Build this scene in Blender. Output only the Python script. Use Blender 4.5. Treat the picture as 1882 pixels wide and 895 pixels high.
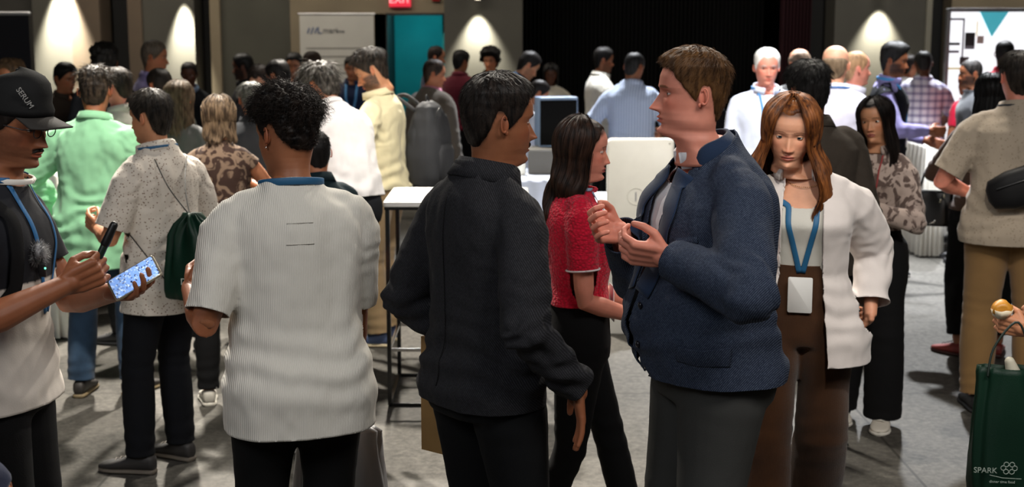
import bpy, bmesh, math, random
import numpy as np
from mathutils import Vector, Matrix
from mathutils.bvhtree import BVHTree

for _o in list(bpy.data.objects): bpy.data.objects.remove(_o)
C = bpy.context.scene.collection
sc = bpy.context.scene
# ---------------------------------------------------------------- camera, light, exposure
FPX = 2500.0; PITCH = math.atan(400/2500)      # focal length in pixels of the 1882 wide frame
cam = bpy.data.cameras.new('camera'); cam.sensor_width = 36; cam.lens = 36*FPX/1882
camo = bpy.data.objects.new('camera', cam); C.objects.link(camo); sc.camera = camo
camo.location = (0, 0, 2.0); camo.rotation_euler = (math.pi/2-PITCH, 0, 0)
cam.clip_end = 200
cam.dof.use_dof = True; cam.dof.focus_distance = 4.1; cam.dof.aperture_fstop = 4.0
sc.view_settings.view_transform = 'Standard'; sc.view_settings.look = 'None'
sc.view_settings.gamma = 1; sc.view_settings.use_curve_mapping = False
sc.view_settings.exposure = 0.0
sc.render.film_transparent = False
world = bpy.data.worlds.new('hall'); sc.world = world; world.use_nodes = True
world.node_tree.nodes['Background'].inputs[0].default_value = (.30, .34, .42, 1)
world.node_tree.nodes['Background'].inputs[1].default_value = .035

def spot(x, y, z, tx, ty, tz, power, ang=50, col=(1, .95, .86), size=.12, blend=.5):
    l = bpy.data.lights.new('overhead_spot', 'SPOT'); l.energy = power; l.spot_size = math.radians(ang); l.spot_blend = blend
    l.color = col; l.shadow_soft_size = size
    o = bpy.data.objects.new('overhead_spot', l); C.objects.link(o); o.location = (x, y, z)
    o.rotation_euler = (Vector((tx, ty, tz))-Vector((x, y, z))).to_track_quat('-Z', 'Y').to_euler()
def area(x, y, z, tx, ty, tz, power, sx, sy, col=(1, 1, 1)):
    l = bpy.data.lights.new('added_fill_light', 'AREA'); l.energy = power; l.shape = 'RECTANGLE'; l.size = sx; l.size_y = sy; l.color = col
    o = bpy.data.objects.new('added_fill_light', l); C.objects.link(o); o.location = (x, y, z)
    o.rotation_euler = (Vector((tx, ty, tz))-Vector((x, y, z))).to_track_quat('-Z', 'Y').to_euler()
# spots of the truss over the middle of the hall, thrown down and a little towards the camera
WARM = (1, .93, .82); COOL = (.93, .96, 1)
spot(-2.8, 10.5, 5.6, -2.4, 7.0, 1.2, 5200, 48, WARM)
spot(-.9, 11.8, 5.6, -.7, 9.0, 1.0, 4200, 46, WARM)
spot(1.0, 13.5, 5.6, 1.0, 12.0, 1.0, 3000, 52, COOL)
spot(3.4, 12.0, 5.6, 3.2, 9.6, 1.0, 4600, 55, COOL)
spot(4.9, 15.0, 5.6, 4.6, 13.0, 1.0, 3200, 55, COOL)
spot(-4.2, 14.0, 5.6, -4.0, 13.0, 1.0, 900, 60, WARM)
spot(.6, 8.2, 5.6, .2, 4.6, 1.2, 700, 60, WARM)
spot(2.3, 8.4, 5.6, 1.6, 4.8, 1.2, 800, 60, WARM)
spot(-1.8, 8.0, 5.6, -1.0, 4.2, 1.2, 650, 60, WARM)
area(-2.4, -1.0, 4.6, -.4, 4.5, 1.0, 115, 2.5, 1.5, (.95, .97, 1))  # added soft fill from the camera side, keeps near fronts visible
area(2.5, 1.0, 4.9, .6, 6.0, 1.0, 150, 2.5, 1.5, (1, .96, .92))  # second added fill, from the right, for the near figures
spot(.4, 5.2, 5.4, 1.0, 9.0, 1.0, 900, 30, WARM)  # added spot, not on the truss: brightens the front of the white case
spot(.5, .8, 5.0, 1.6, 5.0, 1.5, 520, 22, WARM)  # added spot from the camera side, lifts the auburn-haired woman's face
spot(-.9, 5.2, 5.4, -2.05, 6.8, 1.3, 1500, 22, WARM)
spot(.3, 5.8, 5.4, -.95, 8.0, 1.2, 1100, 22, WARM)
spot(2.0, 6.6, 5.5, 2.1, 9.2, 1.4, 1500, 26, COOL)
spot(3.9, 9.0, 5.5, 3.6, 11.6, 1.3, 2200, 26, COOL)
area(-4.5, 14.5, 5.8, -4.5, 19.5, 1.5, 420, 8, .6, (1, .90, .76))  # added wash to brighten the left back wall and its banner
area(5.5, 15.5, 5.8, 5.5, 19.5, 1.5, 200, 4, .6, (1, .93, .82))  # added wash to brighten the right stretch of the back wall

# ---------------------------------------------------------------- helpers
def newmesh_obj(name, me, mats, parent=None, smooth=True):
    o = bpy.data.objects.new(name, me)
    C.objects.link(o)
    for m in (mats if isinstance(mats, (list, tuple)) else [mats]):
        if len(me.materials) < 1 or isinstance(mats, (list, tuple)):
            me.materials.append(m)
    if smooth and len(me.polygons):
        me.polygons.foreach_set('use_smooth', np.ones(len(me.polygons), dtype=bool))
    if parent is not None: o.parent = parent
    return o

def tag(o, label=None, cat=None, group=None, kind=None):
    if label: o['label'] = label
    if cat: o['category'] = cat
    if group: o['group'] = group
    if kind: o['kind'] = kind
    return o

def empty(name, loc, rz=0.0, label=None, cat=None, group=None):
    o = bpy.data.objects.new(name, None); C.objects.link(o)
    o.empty_display_size = .1
    o.location = loc; o.rotation_euler = (0, 0, rz)
    return tag(o, label, cat, group)

def vn(P, seed=0.0):
    P = np.asarray(P, dtype=np.float64)
    i = np.floor(P); f = P - i; u = f*f*(3-2*f)
    def h(dx, dy, dz):
        q = (i[:, 0]+dx)*127.1 + (i[:, 1]+dy)*311.7 + (i[:, 2]+dz)*74.7 + seed*19.19
        s = np.sin(q)*43758.5453
        return (s-np.floor(s))*2-1
    x, y, z = u[:, 0], u[:, 1], u[:, 2]
    a = h(0,0,0)*(1-x)+h(1,0,0)*x; b = h(0,1,0)*(1-x)+h(1,1,0)*x
    c = h(0,0,1)*(1-x)+h(1,0,1)*x; d = h(0,1,1)*(1-x)+h(1,1,1)*x
    return (a*(1-y)+b*y)*(1-z)+(c*(1-y)+d*y)*z

def v3(*a):
    return np.array(a if len(a) == 3 else a[0], dtype=np.float64)
def nrm(a):
    a = v3(a); l = np.linalg.norm(a)
    return a/l if l > 1e-9 else v3(0, 0, 1)
def rotm(axis, deg):
    return np.array(Matrix.Rotation(math.radians(deg), 3, Vector(axis)))
def sst(e0, e1, x):
    t = np.clip((x-e0)/(e1-e0), 0, 1); return t*t*(3-2*t)
def gs(x, x0, s):
    return np.exp(-((x-x0)/s)**2)

class G:
    """collects closed shapes into one mesh"""
    def __init__(s): s.v = []; s.f = []; s.m = []; s.n = 0
    def add(s, vs, fs, mi=0):
        vs = np.asarray(vs, dtype=np.float64).reshape(-1, 3)
        s.v.append(vs); b = s.n
        s.f += [tuple(i+b for i in f) for f in fs]; s.m += [mi]*len(fs); s.n += len(vs)
        return b
    def grid(s, P, wrapu=False, caps=(False, False), mi=0):
        """P: (rows, cols, 3)"""
        r, c = P.shape[:2]; fs = []
        for i in range(r-1):
            for j in range(c if wrapu else c-1):
                k = (j+1) % c
                fs.append((i*c+j, i*c+k, (i+1)*c+k, (i+1)*c+j))
        if caps[0]: fs.append(tuple(range(c-1, -1, -1)))
        if caps[1]: fs.append(tuple((r-1)*c+j for j in range(c)))
        return s.add(P, fs, mi)
    def loft(s, rings, n=24, mi=0, caps=(True, True)):
        P = []
        th = np.linspace(0, 2*np.pi, n, endpoint=False)
        for rg in rings:
            c, ax, ay = rg[:3]; e = rg[3] if len(rg) > 3 else 2.0
            ct, st = np.cos(th), np.sin(th)
            cx = np.sign(ct)*np.abs(ct)**(2/e); sy = np.sign(st)*np.abs(st)**(2/e)
            P.append(v3(c)+np.outer(cx, ax)+np.outer(sy, ay))
        return s.grid(np.array(P), True, caps, mi)
    def tube(s, pts, rad, n=14, mi=0, flat=None, flatdir=None, rounded=True):
        """pts list, rad list; flat=ratio of second axis, flatdir=direction of the thin axis"""
        pts = [v3(p) for p in pts]
        if not hasattr(rad, '__len__'): rad = [rad]*len(pts)
        T = []
        for i in range(len(pts)):
            a = pts[max(i-1, 0)]; b = pts[min(i+1, len(pts)-1)]
            T.append(nrm(b-a))
        ref = v3(flatdir) if flatdir is not None else (v3(1, 0, 0) if abs(T[0][0]) < .8 else v3(0, 1, 0))
        rings = []; flat = flat or 1.0
        Rr = ref
        for i, p in enumerate(pts):
            t = T[i]; u = Rr-t*np.dot(Rr, t); u = nrm(u)
            if flatdir is None: Rr = u
            w = np.cross(t, u); r = rad[i]
            rings.append((p, u*r*flat, w*r, t, r))
        out = []
        if rounded:
            p, u, w, t, r = rings[0]
            for q in (-.97, -.75, -.4):
                k = math.sqrt(1-q*q); out.append((p+t*r*q, u*k, w*k))
        out += [(p, u, w) for p, u, w, t, r in rings]
        if rounded:
            p, u, w, t, r = rings[-1]
            for q in (.4, .75, .97):
                k = math.sqrt(1-q*q); out.append((p+t*r*q, u*k, w*k))
        return s.loft(out, n, mi)
    def ball(s, c, r, M=None, n=16, mi=0):
        r = v3(r, r, r) if not hasattr(r, '__len__') else v3(r)
        M = np.eye(3) if M is None else M
        rings = []
        for q in np.linspace(-1, 1, n//2+2)[0:]:
            qq = math.sin(q*math.pi/2)*.999; k = math.sqrt(max(1-qq*qq, 1e-4))
            rings.append((v3(c)+M[:, 2]*r[2]*qq, M[:, 0]*r[0]*k, M[:, 1]*r[1]*k))
        return s.loft(rings, n, mi)
    def box(s, c, h, M=None, mi=0):
        M = np.eye(3) if M is None else M
        vs = [v3(c)+M@(v3(h)*v3(x, y, z)) for x in (-1, 1) for y in (-1, 1) for z in (-1, 1)]
        return s.add(vs, [(0, 1, 3, 2), (4, 6, 7, 5), (0, 4, 5, 1), (2, 3, 7, 6), (0, 2, 6, 4), (1, 5, 7, 3)], mi)
    def rbox(s, c, h, r, M=None, mi=0, n=4):
        """box with rounded vertical (local z) edges and slightly eased rims"""
        M = np.eye(3) if M is None else M
        def ring(z, ins):
            P = []
            for k, (sx, sy) in enumerate(((1, 1), (-1, 1), (-1, -1), (1, -1))):
                for j in range(n+1):
                    a = math.pi/2*(k+j/n)
                    P.append(v3(sx*(h[0]-r)+(r-ins)*math.cos(a), sy*(h[1]-r)+(r-ins)*math.sin(a), z))
            return np.array(P)
        e = min(r*.5, h[2]*.3)
        P = np.array([ring(-h[2], e*.7), ring(-h[2]+e*.5, e*.1), ring(-h[2]+e, 0), ring(h[2]-e, 0), ring(h[2]-e*.5, e*.1), ring(h[2], e*.7)])
        P = (P.reshape(-1, 3)@M.T+v3(c)).reshape(P.shape)
        return s.grid(P, True, (True, True), mi)
    def mesh(s, name='m'):
        me = bpy.data.meshes.new(name)
        V = np.concatenate(s.v) if s.v else np.zeros((0, 3))
        me.from_pydata(V.tolist(), [], s.f)
        if any(s.m): me.polygons.foreach_set('material_index', s.m)
        me.update()
        return me
    def build(s, name, mats, parent=None, smooth=True, bevel=0):
        me = s.mesh(name)
        o = newmesh_obj(name, me, mats, parent, smooth)
        if bevel:
            b = o.modifiers.new('b', 'BEVEL'); b.width = bevel; b.segments = 2; b.limit_method = 'ANGLE'
            me.polygons.foreach_set('use_smooth', np.zeros(len(me.polygons), dtype=bool))
        return o
    def remesh(s, vox, it=6):
        me = s.mesh('t')
        o = bpy.data.objects.new('t', me); C.objects.link(o)
        m = o.modifiers.new('r', 'REMESH'); m.mode = 'VOXEL'; m.voxel_size = vox
        if it:
            k = o.modifiers.new('s', 'SMOOTH'); k.factor = .5; k.iterations = it
        dg = bpy.context.evaluated_depsgraph_get()
        r = bpy.data.meshes.new_from_object(o.evaluated_get(dg))
        bpy.data.objects.remove(o); bpy.data.meshes.remove(me)
        return r

def mverts(me):
    a = np.empty(len(me.vertices)*3, dtype=np.float32); me.vertices.foreach_get('co', a)
    return a.reshape(-1, 3).astype(np.float64)
def mnorm(me):
    a = np.empty(len(me.vertices)*3, dtype=np.float32); me.vertices.foreach_get('normal', a)
    return a.reshape(-1, 3).astype(np.float64)
def setverts(me, V):
    me.vertices.foreach_set('co', V.astype(np.float32).ravel()); me.update()

def colattr(me, cols, name='Col'):
    a = me.color_attributes.new(name, 'FLOAT_COLOR', 'POINT')
    c = np.ones((len(me.vertices), 4), dtype=np.float32); c[:, :3] = cols
    a.data.foreach_set('color', c.ravel())

def join_meshes(mlist, name='body'):
    """mlist of (mesh, colours or None, material index or None)"""
    V = []; F = []; MI = []; CC = []; n = 0
    for me, col, mi in mlist:
        v = mverts(me); V.append(v)
        for p in me.polygons:
            F.append(tuple(i+n for i in p.vertices)); MI.append(p.material_index if mi is None else mi)
        c = np.ones((len(v), 3)); c[:] = col if col is not None else 1
        CC.append(c); n += len(v)
        bpy.data.meshes.remove(me)
    me = bpy.data.meshes.new(name)
    me.from_pydata(np.concatenate(V).tolist(), [], F)
    me.polygons.foreach_set('material_index', MI)
    me.update()
    colattr(me, np.concatenate(CC))
    return me

def text_mesh(o):
    me = bpy.data.meshes.new_from_object(o.evaluated_get(bpy.context.evaluated_depsgraph_get()))
    q = bpy.data.objects.new(o.name, me); C.objects.link(q); q.parent = o.parent; q.matrix_basis = o.matrix_basis.copy()
    nm = o.name; bpy.data.objects.remove(o); q.name = nm
    return q

# ---------------------------------------------------------------- materials
MATS = {}
def hexc(h):
    r = [int(h[i:i+2], 16)/255 for i in (0, 2, 4)]
    return tuple(c/12.92 if c <= .04045 else ((c+.055)/1.055)**2.4 for c in r)
def nodes(name):
    m = bpy.data.materials.new(name); m.use_nodes = True
    nt = m.node_tree; b = nt.nodes['Principled BSDF']
    return m, nt, b
def mk(nt, t, **kw):
    n = nt.nodes.new(t)
    for k, v in kw.items():
        if hasattr(n, k) and not isinstance(k, int): setattr(n, k, v)
    return n
def mix(nt, fac, a, b, mode='MIX'):
    n = nt.nodes.new('ShaderNodeMix'); n.data_type = 'RGBA'; n.blend_type = mode
    for sock, val in ((n.inputs[0], fac), (n.inputs[6], a), (n.inputs[7], b)):
        if hasattr(val, 'is_output') or isinstance(val, bpy.types.NodeSocket): nt.links.new(val, sock)
        elif isinstance(val, (int, float)): sock.default_value = val
        else: sock.default_value = (*val[:3], 1)
    return n.outputs[2]
def ramp(nt, src, lo, hi, interp='LINEAR'):
    n = nt.nodes.new('ShaderNodeMapRange'); n.inputs[1].default_value = lo; n.inputs[2].default_value = hi
    nt.links.new(src, n.inputs[0]); return n.outputs[0]
def tex(nt, kind, scale, coord='Object', sc=(1, 1, 1), rot=(0, 0, 0), **kw):
    tc = nt.nodes.new('ShaderNodeTexCoord'); mp = nt.nodes.new('ShaderNodeMapping')
    mp.inputs['Scale'].default_value = sc; mp.inputs['Rotation'].default_value = rot
    nt.links.new(tc.outputs[coord], mp.inputs[0])
    t = nt.nodes.new('ShaderNodeTex'+kind)
    if 'Scale' in t.inputs: t.inputs['Scale'].default_value = scale
    for k, v in kw.items():
        if k in t.inputs: t.inputs[k].default_value = v
        else: setattr(t, k, v)
    nt.links.new(mp.outputs[0], t.inputs[0])
    return t
def bump(nt, b, src, strength=.3, dist=.002):
    n = nt.nodes.new('ShaderNodeBump'); n.inputs['Strength'].default_value = strength; n.inputs['Distance'].default_value = dist
    nt.links.new(src, n.inputs['Height']); nt.links.new(n.outputs[0], b.inputs['Normal'])

def fabric(col, pat='plain', col2=None, s=1.0, rough=.9, sheen=.15):
    key = (col, pat, col2, s, rough)
    if key in MATS: return MATS[key]
    c = hexc(col); c2 = hexc(col2) if col2 else tuple(x*.6 for x in c)
    m, nt, b = nodes('fabric_%s_%s' % (pat, col))
    b.inputs['Roughness'].default_value = rough
    b.inputs['Specular IOR Level'].default_value = .25
    b.inputs['Sheen Weight'].default_value = sheen if max(c) > .05 else 0.0
    out = None
    if pat == 'plain':
        n = tex(nt, 'Noise', 6, Detail=3); out = mix(nt, ramp(nt, n.outputs[0], .3, .7), tuple(x*.9 for x in c), tuple(min(x*1.06, 1) for x in c))
        w = tex(nt, 'Noise', 260, Detail=2); bump(nt, b, w.outputs[0], .25, .002)
    elif pat == 'rib':
        w = tex(nt, 'Wave', 62*s, sc=(1, .35, 0.02), wave_type='BANDS', bands_direction='X', Distortion=.6)
        out = mix(nt, w.outputs[1], c2, c); bump(nt, b, w.outputs[1], .45, .003)
    elif pat == 'tweed':
        w = tex(nt, 'Wave', 75*s, sc=(1, 1, 1), wave_type='BANDS', bands_direction='DIAGONAL', Distortion=.6)
        n = tex(nt, 'Noise', 160*s, Detail=3)
        f = nt.nodes.new('ShaderNodeMath'); f.operation = 'MULTIPLY'; nt.links.new(w.outputs[1], f.inputs[0]); nt.links.new(n.outputs[0], f.inputs[1])
        out = mix(nt, ramp(nt, f.outputs[0], .15, .6), c, c2); bump(nt, b, n.outputs[0], .5, .002)
    elif pat == 'dots':
        v = tex(nt, 'Voronoi', 42*s, Randomness=.9)
        out = mix(nt, ramp(nt, v.outputs[0], .17, .27), c2, c)
        w = tex(nt, 'Noise', 260); bump(nt, b, w.outputs[0], .2, .002)
    elif pat == 'plaid':
        a = tex(nt, 'Wave', 4.5*s, wave_type='BANDS', bands_direction='X'); z = tex(nt, 'Wave', 4.5*s, wave_type='BANDS', bands_direction='Z')
        o1 = mix(nt, ramp(nt, a.outputs[1], .55, .75), c, c2)
        out = mix(nt, ramp(nt, z.outputs[1], .5, .8), o1, c2, 'MULTIPLY')
    elif pat == 'stripe':
        a = tex(nt, 'Wave', 14*s, sc=(1, .6, 0), wave_type='BANDS', bands_direction='X')
        out = mix(nt, ramp(nt, a.outputs[1], .5, .7), c, c2)
    elif pat == 'floral':
        n = tex(nt, 'Noise', 16*s, Detail=2, Distortion=1.6)
        out = mix(nt, ramp(nt, n.outputs[0], .50, .57), c, c2)
    elif pat == 'denim':
        n = tex(nt, 'Noise', 5, Detail=6); out = mix(nt, ramp(nt, n.outputs[0], .35, .65), c, c2)
        w = tex(nt, 'Wave', 250, bands_direction='DIAGONAL'); bump(nt, b, w.outputs[1], .2, .001)
    elif pat == 'knit':
        w = tex(nt, 'Voronoi', 90*s, sc=(1, 1, 1.3)); out = mix(nt, ramp(nt, w.outputs[0], .1, .7), c, c2)
        bump(nt, b, w.outputs[0], .9, .006)
    elif pat == 'corduroy':
        w = tex(nt, 'Wave', 90*s, sc=(1, .5, 0.02), wave_type='BANDS', bands_direction='X'); n = tex(nt, 'Noise', 7, Detail=4)
        out = mix(nt, ramp(nt, n.outputs[0], .3, .7), c2, c); bump(nt, b, w.outputs[1], .5, .003)
    nt.links.new(out, b.inputs['Base Color'])
    MATS[key] = m
    return m

def plain(col, rough=.5, metal=0.0, emit=0.0, coat=0.0, alpha=1.0):
    key = ('p', col, rough, metal, emit, coat, alpha)
    if key in MATS: return MATS[key]
    m, nt, b = nodes('surface_%s' % col)
    c = hexc(col)
    n = tex(nt, 'Noise', 9, Detail=4)
    nt.links.new(mix(nt, ramp(nt, n.outputs[0], .3, .7), tuple(x*.93 for x in c), c), b.inputs['Base Color'])
    b.inputs['Roughness'].default_value = rough; b.inputs['Metallic'].default_value = metal
    b.inputs['Coat Weight'].default_value = coat
    if alpha < 1: b.inputs['Transmission Weight'].default_value = 1-alpha
    if emit:
        b.inputs['Emission Color'].default_value = (*c, 1); b.inputs['Emission Strength'].default_value = emit
    MATS[key] = m
    return m

def skin_mat():
    if 'skin' in MATS: return MATS['skin']
    m, nt, b = nodes('skin')
    a = nt.nodes.new('ShaderNodeVertexColor'); a.layer_name = 'Col'
    n = tex(nt, 'Noise', 18, Detail=5)
    col = mix(nt, ramp(nt, n.outputs[0], .3, .7), (.86, .82, .8), (1.06, 1.04, 1.02))
    nt.links.new(mix(nt, 1.0, a.outputs[0], col, 'MULTIPLY'), b.inputs['Base Color'])
    b.inputs['Roughness'].default_value = .52; b.inputs['Specular IOR Level'].default_value = .4
    b.inputs['Subsurface Weight'].default_value = .12; b.inputs['Subsurface Scale'].default_value = .01
    b.inputs['Subsurface Radius'].default_value = (1, .35, .2)
    w = tex(nt, 'Noise', 420, Detail=2); bump(nt, b, w.outputs[0], .12, .001)
    MATS['skin'] = m
    return m
def hair_mat(col, col2=None, z0=None, z1=None):
    key = ('h', col, col2, z0)
    if key in MATS: return MATS[key]
    m, nt, b = nodes('hair_'+col)
    c = hexc(col); c2 = hexc(col2) if col2 else tuple(x*1.9+.004 for x in c)
    n = tex(nt, 'Noise', 60, sc=(1, 1, .25), Detail=4)
    o = mix(nt, ramp(nt, n.outputs[0], .35, .7), c, c2)
    if z0 is not None:
        tc = nt.nodes.new('ShaderNodeTexCoord'); sx = nt.nodes.new('ShaderNodeSeparateXYZ'); nt.links.new(tc.outputs['Object'], sx.inputs[0])
        o = mix(nt, ramp(nt, sx.outputs[2], z1, z0), tuple(x*.55 for x in c), o)
    nt.links.new(o, b.inputs['Base Color'])
    b.inputs['Roughness'].default_value = .56; b.inputs['Specular IOR Level'].default_value = .22
    b.inputs['Anisotropic'].default_value = .5
    bump(nt, b, n.outputs[0], .5, .003)
    MATS[key] = m
    return m

# ---------------------------------------------------------------- skeleton
PROF = {
 'm': [(-.075,.090,.066,-.006),(-.03,.100,.073,-.008),(0,.100,.073,-.008),(.05,.094,.066,0),(.10,.089,.063,.0),(.16,.093,.066,.002),(.205,.099,.069,.002),(.235,.099,.064,-.002),(.256,.090,.056,-.006),(.275,.070,.049,-.008),(.290,.052,.043,-.006),(.302,.042,.038,-.004),(.325,.035,.035,0)],
 'f': [(-.075,.090,.064,-.006),(-.03,.102,.074,-.01),(0,.099,.072,-.01),(.05,.082,.060,0),(.10,.071,.052,.0),(.16,.078,.060,.006),(.200,.084,.070,.012),(.235,.085,.058,.0),(.256,.077,.050,-.006),(.274,.060,.043,-.008),(.289,.044,.038,-.005),(.302,.035,.034,-.004),(.325,.030,.031,0)],
}
class Sk:
    def __init__(s, H=1.75, sex='m', w=1.0, belly=0, lean=0, side=0, twist=0, head=(0, 0, 0), hs=None, hip=(0, 0), armL=None, armR=None, legL=None, legR=None, stoop=0, **_):
        s.H, s.sex, s.w, s.belly = H, sex, w, belly
        s.lean, s.side, s.twist = lean, side, twist
        # legs
        legL = legL or dict(f=(-.10, 0)); legR = legR or dict(f=(.10, 0))
        s.hipc = v3(hip[0], hip[1]-.10*math.sin(math.radians(lean)), .535*H-.02*abs(math.sin(math.radians(lean))))
        s.frames = []
        s.step = .0225; s.st = .0231
        o = s.hipc.copy()
        for i in range(17):
            q = i/14.0
            M = rotm((1, 0, 0), -lean*min(1, .35+q*1.0)-stoop*max(0, q-.45)*1.6)@rotm((0, 1, 0), side*min(1, .3+q))@rotm((0, 0, 1), twist*min(1, q))
            s.frames.append((o.copy(), M)); o = o+M[:, 2]*s.st*H
        s.arm = {}
        for sd, sg, a in (('L', -1, armL), ('R', 1, armR)):
            a = dict(a or {})
            fo, M = s.fr(.243)
            sh = fo+M[:, 0]*sg*(.097 if sex == 'm' else .086)*H*(.5+.5*w)-M[:, 1]*.004*H
            l1, l2 = .168*H, .148*H
            t = v3(a['t']) if 't' in a else v3(sg*.155*H, .03, .475*H)
            t = t-fo*0
            pole = nrm(a.get('pole', (sg*.25, -1, -.1)))
            d = t-sh; L = np.linalg.norm(d)
            if L > (l1+l2)*.998: t = sh+d/L*(l1+l2)*.998; d = t-sh; L = np.linalg.norm(d)
            x = (l1*l1-l2*l2+L*L)/(2*L); hh = math.sqrt(max(l1*l1-x*x, 0))
            dn = d/L; pp = nrm(pole-dn*np.dot(pole, dn))
            el = sh+dn*x+pp*hh
            fd = nrm(t-el)
            hd = nrm(a['d']) if 'd' in a else nrm(fd*.9+v3(0, .15, -.05))
            pn = v3(a['n']) if 'n' in a else v3(-sg, .1, 0)
            s.arm[sd] = dict(sh=sh, el=el, wr=t, hd=hd, pn=pn, curl=a.get('curl', .35), thumb=a.get('thumb', .5), spread=a.get('spread', 1.0), curls=a.get('curls'))
        s.leg = {}
        for sd, sg, a in (('L', -1, legL), ('R', 1, legR)):
            hj = s.hipc+v3(sg*.052*H, 0, -.01*H)
            fx, fy = a['f']; lift = a.get('lift', 0); fp = a.get('pitch', 0)
            an = v3(fx, fy, .045*H*.9+.02+lift)
            l1, l2 = .240*H, .2365*H
            d = an-hj; L = np.linalg.norm(d)
            if L > (l1+l2)*.999: an = hj+d/L*(l1+l2)*.999; d = an-hj; L = np.linalg.norm(d)
            x = (l1*l1-l2*l2+L*L)/(2*L); hh = math.sqrt(max(l1*l1-x*x, 0))
            dn = d/L; yaw = a.get('yaw', -sg*8)
            fdir = rotm((0, 0, 1), yaw)@v3(0, 1, 0)
            pp = nrm(fdir-dn*np.dot(fdir, dn))
            s.leg[sd] = dict(h=hj, k=hj+dn*x+pp*hh, a=an, yaw=yaw, pitch=fp)
        # head
        fo, M = s.fr(.325)
        hy, hpit, hr = head
        s.HM = rotm((0, 0, 1), hy)@rotm((1, 0, 0), -hpit)@rotm((0, 1, 0), hr)
        s.hs = hs or (.131*H if sex == 'm' else .129*H)
        up = nrm(M[:, 2]+v3(0, 0, 1.0)+s.HM[:, 2]*.5)
        s.hc = fo+up*.053*H+nrm(s.HM[:, 1]+M[:, 1])*.019*H+v3(*_.get('hoff', (0, 0, 0)))
        ho_ = v3(*_.get('hoff', (0, 0, 0))); s.hoff = ho_*v3(1, 1, 0)
        s.nb = (s.fr(.295)[0]+s.hoff*.45, s.fr(.295)[1])
    def fr(s, q):
        x = q/s.step
        i = int(max(0, min(15, math.floor(x)))); f = x-i
        o, M = s.frames[i]; o2, M2 = s.frames[min(i+1, 16)]
        if q < 0: return s.frames[0][0]+v3(0, 0, q*s.H), np.eye(3)
        return o+(o2-o)*f, M if f < .5 else M2
    def ring(s, q, off=0, flare=0):
        H = s.H; P = PROF[s.sex]
        xs = [p[0] for p in P]
        rx = np.interp(q, xs, [p[1] for p in P])*H*(s.w if q < .24 else (.4+.6*s.w)); ry = np.interp(q, xs, [p[2] for p in P])*H*(s.w if q < .25 else (.4+.6*s.w)); yo = np.interp(q, xs, [p[3] for p in P])*H
        b = s.belly*math.exp(-((q-.06)/.075)**2)
        rx += b*.25+off; ry += b*.5+off; yo += b*.5
        if flare: rx += flare; ry += flare
        o, M = s.fr(q)
        return (o+M[:, 1]*yo, M[:, 0]*rx, M[:, 1]*ry, 2.35 if q < .27 else 2.1)
    def torso(s, lo, hi, off, n=26, flare=0, offu=None):
        qs = np.linspace(lo, hi, n); out = []
        for q in qs:
            f = flare*max(0, (.08-q)/.12)
            o2 = off if offu is None else off+(offu-off)*float(sst(.22, .29, q))
            out.append(s.ring(q, o2, f))
        return out
    def axis(s, sd, u):
        a = s.arm[sd]
        if u <= 1: return a['sh']+(a['el']-a['sh'])*u, nrm(a['el']-a['sh'])
        return a['el']+(a['wr']-a['el'])*(u-1), nrm(a['wr']-a['el'])

def hand(g, s, sd):
    """palm, four unequal bent fingers and a side-rooted thumb"""
    a = s.arm[sd]; sg = -1 if sd == 'L' else 1
    k = s.H/1.76*(1 if s.sex == 'm' else .92)
    D = nrm(a['hd']); N = nrm(a['pn']-D*np.dot(a['pn'], D))     # N: out of the palm
    S = np.cross(D, N)*sg                                        # S: towards the thumb side
    w = a['wr']
    def Pt(d, t, n): return w+(D*d+S*t+N*n)*k
    # palm
    for t, r0, r1 in ((-.030, .0115, .0105), (-.012, .0135, .012), (.008, .0145, .0125), (.027, .0135, .0115)):
        g.tube([Pt(-.012, t*.55, 0), Pt(.03, t*.9, .001), Pt(.083-.1*abs(t-.005), t, 0)], [r0*k, r0*1.1*k, r1*k], 10)
    g.tube([Pt(.008, .018, .006), Pt(.04, .03, .012)], [.015*k, .013*k], 10)
    L = (.062, .076, .082, .072); T = (-.0335, -.012, .0095, .0300); R = (.0078, .0088, .0090, .0088)
    curls = a['curls'] or [a['curl']]*4
    for i in range(4):
        c = curls[i]; t = T[i]
        p = Pt(.080-.1*abs(t-.005), t, 0); ang = 0; pts = [p-D*.012*k, p]; sp = (t-.0)*2.4*a['spread']*(1-c*.8)
        for j, (fr_, am) in enumerate(((.46, .75), (.30, 1.15), (.24, .8))):
            ang += c*am*1.25
            dr = nrm(D*math.cos(ang)+N*math.sin(ang)+S*sp)
            p = p+dr*L[i]*fr_*k*1.05; pts.append(p)
        g.tube(pts, [R[i]*k*1.05, R[i]*k*1.1, R[i]*k*1.02, R[i]*k*.93, R[i]*k*.8], 10)
    th = a['thumb']
    p0 = Pt(.012, .022, .004)
    d1 = nrm(D*.62+S*(.95-.55*th)+N*(.25+.55*th))
    p1 = p0+d1*.042*k; d2 = nrm(D*.85+S*(.45-.7*th)+N*(.2+.5*th)); p2 = p1+d2*.032*k
    d3 = nrm(D*.95+S*(.25-.8*th)+N*(.15+.4*th)); p3 = p2+d3*.024*k
    g.tube([p0, p1, p2, p3], [.0145*k, .0118*k, .0102*k, .0082*k], 10)

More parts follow.
